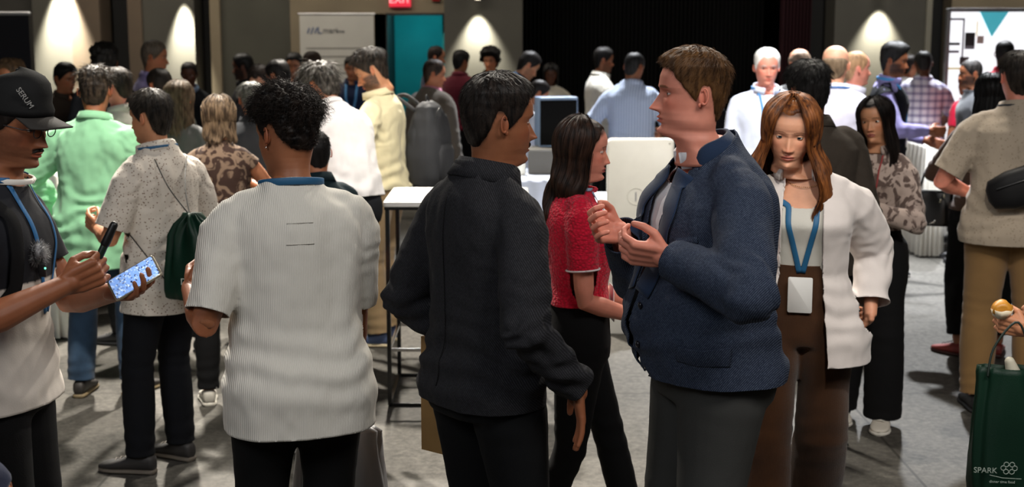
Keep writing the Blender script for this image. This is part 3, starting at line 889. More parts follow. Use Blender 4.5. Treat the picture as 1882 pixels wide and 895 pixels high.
def top_build(s, lod, root, name, mat, hem=-.02, sleeve=.75, off=.012, flare=.01, loose=1.0, foldamp=1.0, neck=.304, ntilt=.5, seed=0, opening=None, colour=None, offu=.008, hemcurve=0, cuff=None, vox=None, it=7, sleeveR=None, soff=None):
    """shirt, jacket ...: sleeve 0..1 upper arm, 1..2 forearm; opening=(w_bottom, w_top, s_top) open front"""
    H = s.H; g = G()
    so = off if soff is None else soff
    g.loft(s.torso(hem-.03, .322, off, 30, flare, offu), 32)
    sls = {'L': sleeve, 'R': sleeve if sleeveR is None else sleeveR}
    kk = (.5+.5*s.w)*(1 if s.sex == 'm' else .88)
    for sd, sg in (('L', -1), ('R', 1)):
        a = s.arm[sd]; nf_, nm_ = s.fr(.272)
        g.tube([nf_+nm_[:, 0]*sg*.030*H-nm_[:, 1]*.006*H, (nf_+nm_[:, 0]*sg*.045*H)*.45+a['sh']*.55+nm_[:, 2]*.004*H, a['sh']], [.026*H+offu*.6, .027*H*kk+offu*.8, .027*H*kk+offu], 14)
    for sd in 'LR':
        a = s.arm[sd]; sl = sls[sd]
        if sl <= 0.02: continue
        ctr = s.fr(.246)[0]
        pts = [ctr+(a['sh']-ctr)*.45, a['sh']*.97+ctr*.03]; rd = [.030*H*kk+so*.4, .0295*H*kk+so*.7]
        e_ = min(sl, 1.0)+(.2 if sl < 1 else 0)
        for u in np.linspace(.12, e_, 5):
            p, _ax = s.axis(sd, u) if u <= 1 else (a['sh']+(a['el']-a['sh'])*u, 0)
            pts.append(p); rd.append((.0285-.0040*min(u, 1))*H*kk+so*loose)
        if sl > 1:
            for u in np.linspace(1.12, sl+.12, 5):
                p, _ax = s.axis(sd, u); pts.append(p); rd.append((.0260-.0085*(u-1))*H*kk+so*loose*.8)
        g.tube(pts, rd, 18)
        if sl > 1: g.ball(a['el'], .0275*H*kk+so*loose*.9, n=14)
    vx = vox or {0: .0075, 1: .010, 2: .016}[lod]
    me = g.remesh(vx, it)
    folds(me, s, foldamp, seed, sleeve=1 if sleeve > 1 else .3)
    planes = []
    no, nM = s.fr(neck)
    planes.append((no+nM[:, 1]*0, nrm(nM[:, 2]+nM[:, 1]*ntilt), lambda V: (np.linalg.norm(V-no, axis=1) < .125)))
    ho, hM = s.fr(hem)
    zc = .12
    def hm(V):
        r = (np.abs(V[:, 2]-ho[2]) < .15)
        for sd in 'LR':      # keep the sleeves out of the hem cut
            a = s.arm[sd]
            for p, q in ((a['sh'], a['el']), (a['el'], a['wr'])):
                d = q-p; t = np.clip(((V-p)@d)/(d@d), 0, 1.3)
                if sls[sd] > (0.3 if p is a['sh'] else 1.0):
                    dist = np.linalg.norm(V-(p+t[:, None]*d), axis=1)
                    inside = torso_in(s, V, off+flare+.022)
                    r &= ~((dist < .034*H+so*loose) & ~inside)
        return r
    hn = nrm(-hM[:, 2]+hM[:, 1]*hemcurve)
    planes.append((ho, hn, hm))
    for sd in 'LR':
        sl = sls[sd]
        if sl <= .02: continue
        a = s.arm[sd]
        if sl <= 1: c = a['sh']+(a['el']-a['sh'])*sl; ax = nrm(a['el']-a['sh'])
        else: c, ax = s.axis(sd, sl)
        def sm(V, c=c, ax=ax):
            q = (V-c)@ax; r = np.linalg.norm((V-c)-q[:, None]*ax, axis=1)
            return (q > -.03) & (q < .13) & (r < .031*H+so*loose*1.4) & ~torso_in(s, V, off+.012)
        planes.append((c, ax, sm))
    cut(me, planes)
    if opening:
        wb, wt, st = opening[:3]; open_front(s, me, wb, wt, st, opening[3] if len(opening) > 3 else .05)
    if colour is not None:
        colattr(me, colour(mverts(me)))
    o = newmesh_obj(name, me, [mat] if not isinstance(mat, (list, tuple)) else mat, root)
    solid(o, .004)
    return o

def torso_in(s, V, off):
    a = s.hipc; b = s.fr(.30)[0]; d = b-a; L = np.linalg.norm(d)
    q = np.clip(((V-a)@d)/(L*L)*.30, -.25, .30)
    qi = np.round(q/.02).astype(int); out = np.zeros(len(V), bool)
    for k in np.unique(qi):
        m = qi == k; c, X, Y = s.ring(max(k*.02, -.25), off)[:3]
        rx, ry = np.linalg.norm(X), np.linalg.norm(Y)
        dd = V[m]-c; out[m] = np.abs((dd@(X/rx))/rx)**2.4+np.abs((dd@(Y/ry))/ry)**2.4 < 1
    return out

def open_front(s, me, wb, wt, st, mid):
    """cut an open front between two slanted planes; wb half width at the hem, st where it meets"""
    bm = bmesh.new(); bm.from_mesh(me)
    def half(q):
        return np.interp(q, [-.2, mid, mid+.02, st], [wb, wb*.6 if wb > .02 else wb, wb*.6 if wb > .02 else wb, wt])
    co = []; 
    a = s.hipc; b = s.fr(.30)[0]; d = nrm(b-a)
    bm.verts.ensure_lookup_table()
    kill = []
    vals = {}
    for v in bm.verts:
        p = np.array(v.co); q = np.dot(p-a, d)/s.H
        o, M = s.fr(q) if q > 0 else (s.hipc, np.eye(3))
        l = (p-o)@M
        vals[v] = (abs(l[0])-half(q), l[1], q)
    for f in bm.faces:
        ok = all(vals[v][0] < 0 and vals[v][1] > .02 for v in f.verts)
        if ok: kill.append(f)
    bmesh.ops.delete(bm, geom=kill, context='FACES')
    # straighten the edge
    for v in bm.verts:
        if v.is_boundary and vals[v][1] > .02 and abs(vals[v][0]) < .02:
            p = np.array(v.co); q = vals[v][2]; o, M = s.fr(q) if q > 0 else (s.hipc, np.eye(3))
            sg = 1 if ((p-o)@M)[0] > 0 else -1
            v.co = Vector(p-M[:, 0]*sg*vals[v][0])
    bm.to_mesh(me); bm.free(); me.update()

def pants_build(s, lod, root, mat, fit=(.012, .014, .018), waist=.085, foldamp=1.0, seed=5, name='trousers', ankle=.06, vox=None):
    H = s.H; g = G(); ft, fk, fa = fit
    g.loft(s.torso(-.055, waist+.025, .004, 12), 28)
    kk = (.35+.65*s.w)
    ends = []
    for sd, sg in (('L', -1), ('R', 1)):
        l = s.leg[sd]; h, k, a = l['h'], l['k'], l['a']
        hh = h+v3(0, 0, .02)
        e = a+(a-k)/np.linalg.norm(a-k)*.03
        g.tube([hh, h*.8+k*.2, h*.45+k*.55, k, k*.55+a*.45, a, e], [.047*H*kk+ft, .051*H*kk+ft, .042*H*kk+ft, .032*H*kk+fk, .031*H*kk+fk*.5+fa*.5, .024*H+fa, .024*H+fa], 20)
        ends.append((a, nrm(a-k)))
        g.ball(h+v3(sg*.006*H, -.028*H, -.005), v3(.043, .046, .050)*H*kk)
    me = g.remesh(vox or {0: .009, 1: .012, 2: .018}[lod], 8)
    V = mverts(me); N = mnorm(me)
    d = .004*vn(V*[8, 8, 2.5]+seed, seed)
    for sd in 'LR':
        l = s.leg[sd]
        for c, r, am in ((l['k'], .12, .004), (l['a']+v3(0, 0, .05), .10, .006), (l['h']-v3(0, 0, .07), .10, .004)):
            w = np.exp(-(np.linalg.norm(V-c, axis=1)/r)**2)
            d += am*w*np.sin(V[:, 2]*95+3*vn(V*9, seed+2))*.6
    setverts(me, V+N*(d*foldamp)[:, None])
    V0 = None
    pl = [(s.fr(waist)[0], nrm(s.fr(waist)[1][:, 2]), lambda V: V[:, 2] > s.fr(waist)[0][2]-.06)]
    for (a, ax), sd in zip(ends, 'LR'):
        c = a+ax*(-.0)+v3(0, 0, 0)
        pl.append((c-ax*(ankle-.06), ax, lambda V, c=c: (V[:, 2] < c[2]+.08) & (np.linalg.norm(V[:, :2]-c[:2], axis=1) < .16)))
    cut(me, pl)
    o = newmesh_obj(name, me, [mat], root); solid(o, .004)
    return o

def shoes_build(s, lod, root, mat, solemat, n=20, k=1.0, name='shoe'):
    for sd, sg in (('L', -1), ('R', 1)):
        l = s.leg[sd]; a = l['a']; L = .155*s.H*k*(1 if s.sex == 'm' else .95)
        M = rotm((0, 0, 1), l['yaw'])@rotm((1, 0, 0), -l['pitch'])
        zf = a[2]-(.045*s.H*.9+.02)
        base = v3(a[0], a[1], a[2])-M@v3(0, 0, .045*s.H*.9+.02)
        def R(y, w, zb, zt, x=0):
            return (base+M@v3(x, y, (zb+zt)/2), M@v3(w, 0, 0), M@v3(0, 0, (zt-zb)/2), 2.6)
        y0 = -.24*L
        g = G()
        prof = [(-.02, .018, .022, .060), (.0, .028, .018, .088), (.06, .033, .016, .100), (.16, .036, .015, .104), (.30, .038, .014, .100), (.42, .040, .014, .088), (.55, .045, .014, .072), (.70, .049, .014, .060), (.85, .046, .014, .050), (.95, .034, .015, .042), (1.0, .014, .018, .032)]
        g.loft([R(y0+p*L, w*k, zb, zt*(.95 if s.sex == 'm' else .85)) for p, w, zb, zt in prof], n)
        sh = g.build(name, [mat], root)
        g = G()
        g.loft([R(y0+p*L, w*k*1.07+.001, 0.0, .024) for p, w, zb, zt in prof], n)
        g.build('sole', [solemat], sh)
        if lod < 2:
            g = G()
            for j in range(4):
                y = y0+(.40+.09*j)*L; zt = np.interp(.40+.09*j, [p[0] for p in prof], [p[3] for p in prof])*.95+.002
                g.tube([base+M@v3(-.018, y, zt-.003), base+M@v3(0, y+.004, zt+.002), base+M@v3(.018, y, zt-.003)], .003, 6)
            g.build('laces', [solemat], sh)

def band(s, me_o, pts, w, off, mat, name, root, thick=.0015, M=None):
    """flat strap following the nearest cloth surface; pts local coordinates"""
    dg = bpy.context.evaluated_depsgraph_get()
    me = me_o.data
    bv = BVHTree.FromPolygons([v.co for v in me.vertices], [p.vertices for p in me.polygons])
    pts = [v3(p) for p in pts]; dense = []
    for i in range(len(pts)-1):
        n = max(2, int(np.linalg.norm(pts[i+1]-pts[i])/.012))
        for t in range(n): dense.append(pts[i]+(pts[i+1]-pts[i])*t/n)
    dense.append(pts[-1]); S = []; Nn = []
    for p in dense:
        co, no, i_, d_ = bv.find_nearest(Vector(p))
        no = v3(*no); c = v3(*co)
        if np.dot(no, c-s.fr(min(max((c[2]-s.hipc[2])/s.H, 0), .3))[0]) < 0: no = -no
        S.append(c+no*off); Nn.append(no)
    S = np.array(S); Nn = np.array(Nn)
    for _ in range(3):
        S[1:-1] = (S[:-2]+S[1:-1]*2+S[2:])/4; Nn[1:-1] = (Nn[:-2]+Nn[1:-1]*2+Nn[2:])/4
    g = G(); rings = []
    for i in range(len(S)):
        t = nrm(S[min(i+1, len(S)-1)]-S[max(i-1, 0)]); sd_ = nrm(np.cross(t, Nn[i]))
        rings.append((S[i], sd_*w, nrm(Nn[i])*thick, 5))
    g.loft(rings, 8)
    return g.build(name, [mat], root)

def collar_build(s, root, mat, kind='shirt', name='collar', gap=.35, h=.034, r=1.0, q=.298, hb=1.0):
    o, M = s.fr(q); o = o+s.hoff*.45; H = s.H; rx, ry = .0435*H*r, .043*H*r
    if s.sex == 'f': rx *= .88; ry *= .9
    o = o+M[:, 1]*.006; up = nrm(M[:, 2]+M[:, 1]*(.10 if kind == 'crew' else .38))
    A = np.linspace(gap, 2*np.pi-gap, 40); P = []
    if kind == 'crew': prof = [(0.004, -.004), (.008, .006), (.003, .012), (-.003, .010)]
    elif kind == 'shirt': prof = [(.006, -.010), (.001, .012), (0, h), (.007, h+.002), (.014, h*.5), (.020, -.004), (.016, -.006), (.010, h*.4)]
    else: prof = [(.010, -.020), (.004, .012), (.001, h+.004), (.010, h+.006), (.021, h*.45), (.030, -.012), (.026, -.014), (.016, h*.3)]
    ff = np.cos(A)*.5+.5; fb = hb+(1-hb)*sst(.25, .7, ff)
    if kind == 'lapel': fb = fb*(1-.55*sst(.72, .88, ff))
    for po, pz in prof:
        dip = (np.cos(A)*.5+.5); pz = pz*fb; po = po*(fb if hb < 1 else 1.0)
        if kind == 'lapel': dip = dip+.9*sst(.55, 1.0, np.cos(A)*.5+.5)
        P.append(o+np.outer(np.sin(A)*(rx+po), M[:, 0])+np.outer(np.cos(A)*(ry+po)-.006+ (.012*dip if kind != 'crew' else .01*dip), M[:, 1])+np.outer(pz-(.012*dip if kind == 'crew' else .038*dip-.014)-(.012*dip*(po/.02) if kind != 'crew' else 0), up))
    g = G(); P = np.array(P)
    g.grid(np.concatenate([P, P[:1]]), False)
    for j in (0, len(A)-1): g.f.append(tuple(i*len(A)+j for i in range(len(prof)))); g.m.append(0)
    return g.build(name, [mat], root)

def lanyard(s, cloth, root, mat='1f6f9f', drop=.42, neckonly=False, badge=True, w=.009, top=False):
    m = plain(mat, .6)
    o, M = s.fr(.300); rx, ry = .052*s.H, .050*s.H
    if s.sex == 'f': rx *= .88; ry *= .88
    A = np.linspace(0.75, 2*np.pi-.75, 26)
    pts = [o+M[:, 0]*math.sin(a)*rx+M[:, 1]*(math.cos(a)*ry)+M[:, 2]*(.012-.02*(math.cos(a)*.5+.5)) for a in A]
    g = G()
    g.loft([(p, v3(0, 0, 1)*w, nrm(p-o)*.0015, 5) for p in pts], 8)
    ly = g.build('lanyard', [m], root)
    if not neckonly:
        fo, fM = s.fr(.10); e = s.ring(.10, .02); tip = e[0]+e[2]*1.02
        for a, b in ((pts[0], -1), (pts[-1], 1)):
            sg = 1 if b < 0 else -1
            q1 = s.ring(.20, .02); mid = q1[0]+q1[2]*.95+q1[1]*.28*sg
            band(s, cloth, [a, (a+mid)/2+q1[2]*.1, mid, tip+e[1]*.04*sg], w, .004, m, 'lanyard_strap', ly)
        if badge:
            g = G(); MM = np.stack([fM[:, 0], fM[:, 2], -fM[:, 1]], 1)
            c = tip+fM[:, 1]*.012-fM[:, 2]*.075
            g.rbox(c, (.043, .065, .0015), .006, MM)
            g.build('badge', [plain('e8e8e6', .3)], ly)
    return ly

# ---------------------------------------------------------------- a whole person
SKIN = dict(fair='d9a183', pink='d88f7a', tan='b87a58', brown='8f5b3e', dark='5b3826', deep='3a241a', olive='c08a68')
SH = (('2a2a2c', 'b8b4ac'), ('1a1a1c', '2a2a2c'), ('c8c8c8', 'd8d8d8'))
def place(px, k):
    zc = FPX/k
    return (px-941)/k, (zc-1.0*math.sin(PITCH))/math.cos(PITCH)
PEOPLE = {}
def person(key, px, k, h, label, pose=None, F=None, top=None, pants=None, shoes=None, lod=None, group=None, extra=None, name='person', cat='person'):
    x, y = place(px, k); pose = dict(pose or {}); F = dict(F or {})
    F.setdefault('skin', SKIN['brown'])
    if F['skin'] in SKIN: F['skin'] = SKIN[F['skin']]
    if pose.get('sex') == 'f': F.setdefault('fem', 1); F.setdefault('nose', .85)
    if lod is None: lod = 0 if k > 390 else (1 if k > 260 else 2)
    root = empty(name, (x, y, 0), math.radians(h), label, cat, group)
    s = Sk(**pose)
    me = body_build(s, F, lod)
    eyec = plain('d8d2cc', .25); iris = plain(F.get('iris', '3a2417'), .2); pup = plain('050505', .15)
    b = newmesh_obj('body', me, [skin_mat(), eyec, iris, pup], root)
    hair_build(s, F, lod, root)
    if F.get('must') and lod < 2:
        g = G()
        for sg in (-1, 1):
            xs = np.linspace(0, .105, 7); zs = -.247-.9*np.maximum(xs-.05, 0)*.6
            pts = [s.hc+s.HM@(v3(sg*x_, float(face_y(sg*x_, z_, F))+.004, z_)*s.hs) for x_, z_ in zip(xs, zs)]
            g.tube(pts, [.017*s.hs, .020*s.hs, .021*s.hs, .020*s.hs, .017*s.hs, .012*s.hs, .006*s.hs], 8)
        g.build('moustache', [hair_mat(F.get('hair', '151210'), F.get('hair2'))], root)
    t = dict(top or {}); seed = sum(map(ord, key)) % 50
    kind = t.pop('kind', 'tee'); mat = t.pop('mat', None) or fabric('888888')
    t.setdefault('seed', seed)
    defs = dict(tee=dict(sleeve=.62, hem=-.03, off=.014, flare=.016, loose=1.0), shirt=dict(sleeve=1.9, hem=-.02, off=.015, flare=.014, loose=.9), polo=dict(sleeve=.62, hem=-.02, off=.015, flare=.014),
                blazer=dict(sleeve=1.92, hem=-.065, off=.020, flare=.018, loose=.95, offu=.014), jacket=dict(sleeve=1.92, hem=-.02, off=.024, flare=.005, loose=1.2, offu=.016), tank=dict(sleeve=0, hem=0, off=.009))[kind]
    for kk_, vv in defs.items(): t.setdefault(kk_, vv)
    nm = t.pop('name', {'tee': 'shirt', 'tank': 'top', 'polo': 'shirt'}.get(kind, kind))
    col = t.pop('collar', {'tee': 'crew', 'shirt': 'shirt', 'polo': 'shirt', 'blazer': 'lapel', 'jacket': 'shirt'}.get(kind)); cmat = t.pop('collarmat', mat)
    cargs = t.pop('cargs', {}); under = t.pop('under', None); cgap = t.pop('gap', .35)
    t.setdefault('neck', .300); t.setdefault('ntilt', .3 if col == 'crew' else .5)
    o = top_build(s, lod, root, nm, mat, **t)
    ca = cargs
    if col: collar_build(s, root, cmat if not isinstance(cmat, (list, tuple)) else cmat[0], col, **ca, gap={'crew': .02, 'lapel': .72}.get(col, cgap), name='collar')
    if under:
        u = dict(sleeve=0, foldamp=.25, neck=.284, off=.006, hem=.07, flare=.0, seed=seed+1, offu=-.004); um = u.pop('mat', None); u.update(under); um = u.pop('mat'); uc = u.pop('collar', None)
        top_build(s, lod, root, u.pop('name', 'inner_shirt'), um, **u)
        if uc: collar_build(s, root, um, uc, r=.84, gap=.22, name='inner_collar', h=.036, q=.297, hb=.02)
    p = dict(pants or {}); p.setdefault('waist', min(.085, t['hem']+.06) if not under else .085)
    p['waist'] = max(p['waist'], .02); pm = p.pop('mat', None) or fabric('121214')
    pants_o = pants_build(s, lod, root, pm, seed=seed+3, **p)
    sh = shoes or SH[seed % 2]
    shoes_build(s, lod, root, plain(sh[0], .55), plain(sh[1], .6), n=20 if lod < 2 else 12)
    PEOPLE[key] = (s, root, o, pants_o)
    if extra: extra(s, root, o)
    return s, root, o
# ---------------------------------------------------------------- the hall
def wallmat(c, c2=None, s=2.0, rough=.8, name='wall'):
    m, nt, b = nodes(name)
    a = hexc(c); d = hexc(c2) if c2 else tuple(x*.85 for x in a)
    n = tex(nt, 'Noise', s, Detail=6); nt.links.new(mix(nt, ramp(nt, n.outputs[0], .3, .7), d, a), b.inputs['Base Color'])
    b.inputs['Roughness'].default_value = rough
    w = tex(nt, 'Noise', 60, Detail=3); bump(nt, b, w.outputs[0], .15, .004)
    return m
def floor_mat():
    m, nt, b = nodes('vinyl_floor')
    n1 = tex(nt, 'Noise', 5, Detail=10, Roughness=.7, sc=(1, .6, 1)); n2 = tex(nt, 'Noise', 26, Detail=8, Roughness=.75)
    c = mix(nt, ramp(nt, n1.outputs[0], .35, .65), hexc('3c3a36'), hexc('4c4945'))
    c = mix(nt, ramp(nt, n2.outputs[0], .42, .66), c, hexc('5e5b55'))
    br = tex(nt, 'Brick', 1.0, sc=(.55, .55, 1)); br.inputs['Mortar Size'].default_value = .004; br.offset = 0; br.inputs['Brick Width'].default_value = 1.0; br.inputs['Row Height'].default_value = 1.0
    c = mix(nt, br.outputs['Fac'], c, hexc('35332f'))
    nt.links.new(c, b.inputs['Base Color'])
    b.inputs['Roughness'].default_value = .5
    b.inputs['Roughness'].default_value = .72; b.inputs['Specular IOR Level'].default_value = .18; bump(nt, b, n2.outputs[0], .15, .003)
    return m
def struct(name, x0, x1, y0, y1, z0, z1, m, bevel=0):
    g = G(); g.box(((x0+x1)/2, (y0+y1)/2, (z0+z1)/2), ((x1-x0)/2, (y1-y0)/2, (z1-z0)/2))
    return tag(g.build(name, [m], None, False, bevel), kind='structure')
WK = 130.0
WY = place(941, WK)[1]
def wx(px): return (px-941)/WK
def dk(k): return place(941, k)[1]
struct('floor', -16, 16, -4, 26, -.2, 0, floor_mat())
struct('ceiling', -16, 16, -4, 26, 6.2, 6.4, wallmat('0b0b0c'))
brown = wallmat('4e4133', '43382c'); tan = wallmat('6a5f4c', '5f5544'); dark = wallmat('26241f', '1f1d19'); black = wallmat('060606', '040404'); grey = wallmat('3c3a33', '34322c')
struct('wall_left', -16.2, -16, -4, 26, 0, 6.2, black)
struct('wall_right', 16, 16.2, -4, 26, 0, 6.2, black)
struct('wall_front', -16, 16, -4.2, -4, 0, 6.2, black)
struct('wall_rear', -16, 16, 26, 26.2, 0, 6.2, black)
W = WY
# left stretch of the back wall, panel by panel
struct('wall_back_outer', -16, wx(68), W+.25, W+.5, 0, 6.2, dark)
struct('wall_back_lit', wx(68), wx(140), W, W+.5, 0, 6.2, grey)
struct('wall_back_brown', wx(140), wx(192), W-.05, W+.5, 0, 6.2, brown)
struct('wall_back_gap', wx(192), wx(243), W+.6, W+.8, 0, 6.2, black)
struct('wall_back_strip', wx(243), wx(268), W-.05, W+.5, 0, 6.2, brown)
struct('wall_back_bay', wx(268), wx(362), W, W+.5, 0, 6.2, grey)
struct('wall_back_slot', wx(362), wx(392), W+.6, W+.8, 0, 6.2, black)
struct('wall_back_edge', wx(392), wx(410), W-.05, W+.5, 0, 6.2, tan)
struct('wall_back_grey', wx(410), wx(537), W+.05, W+.5, 0, 6.2, wallmat('37362d', '2f2e26'))
struct('wall_back_tan', wx(537), wx(711), W, W+.3, 0, 6.2, tan)
struct('wall_back_head', wx(711), wx(818), W, W+.3, 2+22/WK, 6.2, tan)
struct('wall_back_pier', wx(818), wx(960), W-.1, W+.5, 0, 6.2, grey)
# doorway with a teal lit corridor
teal = wallmat('1b8f92', '157f84', name='teal_wall')
struct('door_1_frame', wx(690), wx(713), W+.0, W+.12, 0, 2+22/WK, black)
struct('wall_corridor_back', wx(690), wx(830), W+1.9, W+2.0, 0, 2.6, teal)
struct('wall_corridor_right', wx(812), wx(822), W+.3, W+1.9, 0, 2.6, teal)
struct('wall_corridor_left', wx(700), wx(706), W+.3, W+1.9, 0, 2.6, black)
struct('ceiling_corridor', wx(690), wx(830), W+.3, W+2.0, 2.6, 2.7, black)
l = bpy.data.lights.new('corridor_light', 'AREA'); l.energy = 15; l.size = .5; l.color = (.25, .95, 1)
o = bpy.data.objects.new('corridor_light', l); C.objects.link(o); o.location = (wx(770), W+.9, 2.55)
struct('trim_1', wx(711), wx(818), W-.03, W+.02, 2+19/WK, 2+23/WK, black)
# stage opening: black drape
def drape(name, x0, x1, y, h, m, waves, amp=.06):
    n = int(waves*8); g = G(); xs = np.linspace(x0, x1, n)
    P = []
    for z in np.linspace(0, h, 12):
        P.append(np.stack([xs, y+amp*np.sin(np.arange(n)*2*np.pi/8+.3*np.sin(z*1.3))*(1+.2*np.sin(xs*3)), np.full(n, z)], -1))
    g.grid(np.array(P)); o = g.build(name, [m]); solid(o, .006); return o
tag(drape('stage_curtain', wx(956), wx(1450), W+2.2, 6.1, fabric('020202', sheen=0), 60), 'black stage curtain hanging across the wide dark opening', 'curtain')
tag(drape('side_curtain', wx(1446), wx(1502), W+.6, 6.1, fabric('2a1016', sheen=0), 9), 'dark maroon curtain hanging beside the black stage curtain', 'curtain')
struct('wall_stage_side', wx(1500), wx(1526), W+.6, W+.8, 0, 6.2, black)
struct('wall_back_column', wx(1526), wx(1690), W-.1, W+.5, 0, 6.2, grey)
struct('trim_2', wx(1690), wx(1700), W-.15, W+.5, 0, 6.2, wallmat('6a675c'))
struct('wall_back_recess', wx(1700), wx(1760), W+.6, W+.8, 0, 6.2, black)
struct('wall_back_right', wx(1745), 16, W+.1, W+.5, 0, 6.2, tan)

# wall washing downlights
def downlight(px, z, label, power, off=.16, ang=34, y=None):
    y = (W if y is None else y)-off
    t = empty('wall_downlight', (wx(px), y, z), 0, label, 'light', 'wall downlights above the columns')
    g = G(); g.loft([((0, 0, h), (r, 0, 0), (0, r, 0)) for h, r in ((-.0, .045), (.0, .05), (.15, .05), (.16, .045), (.16, .012))], 20)
    g.build('housing', [plain('1a1a1a', .4)], t)
    g = G(); g.loft([((0, 0, -.004), (.038, 0, 0), (0, .038, 0)), ((0, 0, -.001), (.038, 0, 0), (0, .038, 0))], 20)
    g.build('lens', [plain('fff2d8', .3, emit=6)], t)
    g = G(); g.tube([(0, .0, .10), (0, off+.02, .10)], .012, 8); g.build('bracket', [plain('1a1a1a', .4)], t)
    l = bpy.data.lights.new('wash', 'SPOT'); l.energy = power; l.spot_size = math.radians(ang); l.spot_blend = .9; l.color = (1, .95, .78); l.shadow_soft_size = .03
    o = bpy.data.objects.new('wash', l); C.objects.link(o); o.parent = t; o.location = (0, 0, -.02); o.rotation_euler = (math.radians(5), 0, 0)
downlight(125, 2.85, 'downlight washing the grey wall left of the brown panel', 7000, .17, 46)
downlight(345, 2.58, 'downlight washing the wall bay between two brown strips', 4000, .14, 40)
downlight(880, 2.36, 'downlight washing the pier right of the teal doorway', 1200, .16, 66, W-.1)
downlight(1605, 2.42, 'downlight washing the column right of the maroon curtain', 1300, .16, 66, W-.1)

# exit sign
def text(name, body, loc, size, m, parent=None, rot=(math.pi/2, 0, 0), ext=.002, align='CENTER'):
    c = bpy.data.curves.new(name, 'FONT'); c.body = body; c.size = size; c.extrude = ext; c.align_x = align; c.align_y = 'CENTER'
    o = bpy.data.objects.new(name, c); C.objects.link(o); o.location = loc; o.rotation_euler = rot; o.parent = parent
    c.materials.append(m)
    return text_mesh(o)
t = empty('exit_sign', (wx(738), W-.05, 2.36), 0, 'red illuminated exit sign above the teal doorway', 'exit sign')
g = G(); g.rbox((0, 0, 0), (.15, .10, .03), .01, np.stack([v3(1, 0, 0), v3(0, 0, 1), v3(0, -1, 0)], 1)); g.build('sign_box', [plain('c8283c', .4, emit=.9)], t)
text('sign_lettering', 'EXIT', (0, -.032, 0), .15, plain('ff9aa0', .4, emit=1.2), t)
t = empty('alarm_strobe', (wx(803), W-.03, 2.385), 0, 'small red alarm strobe above the right end of the doorway', 'alarm')
g = G(); g.rbox((0, 0, 0), (.06, .045, .03), .012, np.stack([v3(1, 0, 0), v3(0, 0, 1), v3(0, -1, 0)], 1)); g.build('housing', [plain('7a1512', .4)], t)
g = G(); g.ball((0, -.03, 0), (.025, .012, .018)); g.build('lens', [plain('b04038', .2)], t)

# roll up banner
k = 150; bx, by = place(622, k)
t = empty('rollup_banner', (bx, by, 0), 0, 'pale grey roll-up banner standing left of the teal doorway', 'banner')
h = 2+20/k
g = G(); g.box((0, 0, .04+h/2), (.45, .003, h/2-.03)); g.build('banner_sheet', [wallmat('a5a39c', '9c9a94', name='banner_print')], t, False)
g = G(); g.rbox((0, 0, .03), (.46, .10, .03), .03); g.build('base', [plain('b0b0b0', .3, 1)], t)
g = G(); g.tube([(-.46, 0, h+.01), (.46, 0, h+.01)], .012, 8); g.build('top_rail', [plain('b8b8b8', .3, 1)], t)
g = G(); g.tube([(0, .03, .05), (0, .03, h)], .01, 8); g.build('pole', [plain('909090', .3, 1)], t)
ink = plain('4a5570', .6); ink2 = plain('3a3a3e', .6)
g = G()
for q in range(3): g.box((-.345+.045*q, -.005, h-.19), (.009, .002, .035+.008*(q % 2)), rotm((0, 1, 0), 22))
g.box((-.225, -.005, h-.185), (.008, .002, .04)); g.box((-.205, -.005, h-.22), (.025, .002, .007))
g.build('logo', [ink], t, False)
text('lettering', 'mari', (-.08, -.005, h-.19), .10, ink2, t)
text('lettering', 'time', (.04, -.005, h-.20), .06, ink2, t)
for i, w in enumerate((.37, .35, .33, .36)):
    g = G(); g.box((-.01, -.005, h-.40-.10*i), (w, .002, .006)); g.build('printed_line', [plain('77756f', .6)], t, False)

# dark banner at the left edge
k = 190; bx, by = place(10, k)
t = empty('rollup_banner', (bx, by, 0), 0, 'dark navy roll-up banner with silver top rail beside the leftmost lit wall', 'banner')
h = 2+22/k
g = G(); g.box((0, 0, h/2+.02), (.285, .003, h/2-.03)); g.build('banner_sheet', [wallmat('15141c', '121118', name='banner_dark')], t, False)
g = G(); g.tube([(-.29, 0, h), (.29, 0, h)], .018, 8); g.build('top_rail', [plain('c8c8c8', .3, .6)], t)
g = G(); g.rbox((0, 0, .03), (.30, .10, .03), .03); g.build('base', [plain('606060', .3, 1)], t)

# bright display backdrop at the right
k = 172; x0 = (1735-941)/k; by = dk(k); h = 2+31/k
t = empty('display_backdrop', (x0+.9, by, 0), 0, 'tall bright white display wall printed with panels and a teal triangle', 'display')
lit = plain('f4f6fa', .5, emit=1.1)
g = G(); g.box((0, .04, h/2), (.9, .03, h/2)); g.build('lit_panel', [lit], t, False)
g = G()
for z in (h-.015, .02): g.box((0, .03, z), (.91, .045, .02))
for x in (-.9, .9): g.box((x, .03, h/2), (.015, .045, h/2))
g.build('frame', [plain('9a9a9a', .35, .6)], t, False, .004)
def dpx(px, py): return ((px-1735)/k-.9, 2-(py-48)/k)
def dtile(name, a, b, c, d, m, sk_=0):
    (xa, za), (xb, zb) = dpx(a, b), dpx(c, d); g = G()
    g.box(((xa+xb)/2, .004, (za+zb)/2), (abs(xb-xa)/2, .005, abs(zb-za)/2)); g.build(name, [m], t, False)
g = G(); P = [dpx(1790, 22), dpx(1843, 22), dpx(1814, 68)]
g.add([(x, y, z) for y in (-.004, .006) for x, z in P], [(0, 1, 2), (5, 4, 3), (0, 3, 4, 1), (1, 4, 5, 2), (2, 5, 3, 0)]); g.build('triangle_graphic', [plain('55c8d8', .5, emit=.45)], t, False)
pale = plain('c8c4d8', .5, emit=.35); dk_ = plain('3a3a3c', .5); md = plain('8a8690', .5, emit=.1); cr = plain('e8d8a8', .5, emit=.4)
dtile('panel_graphic', 1738, 34, 1763, 38, md); dtile('panel_graphic', 1761, 34, 1764, 112, md)
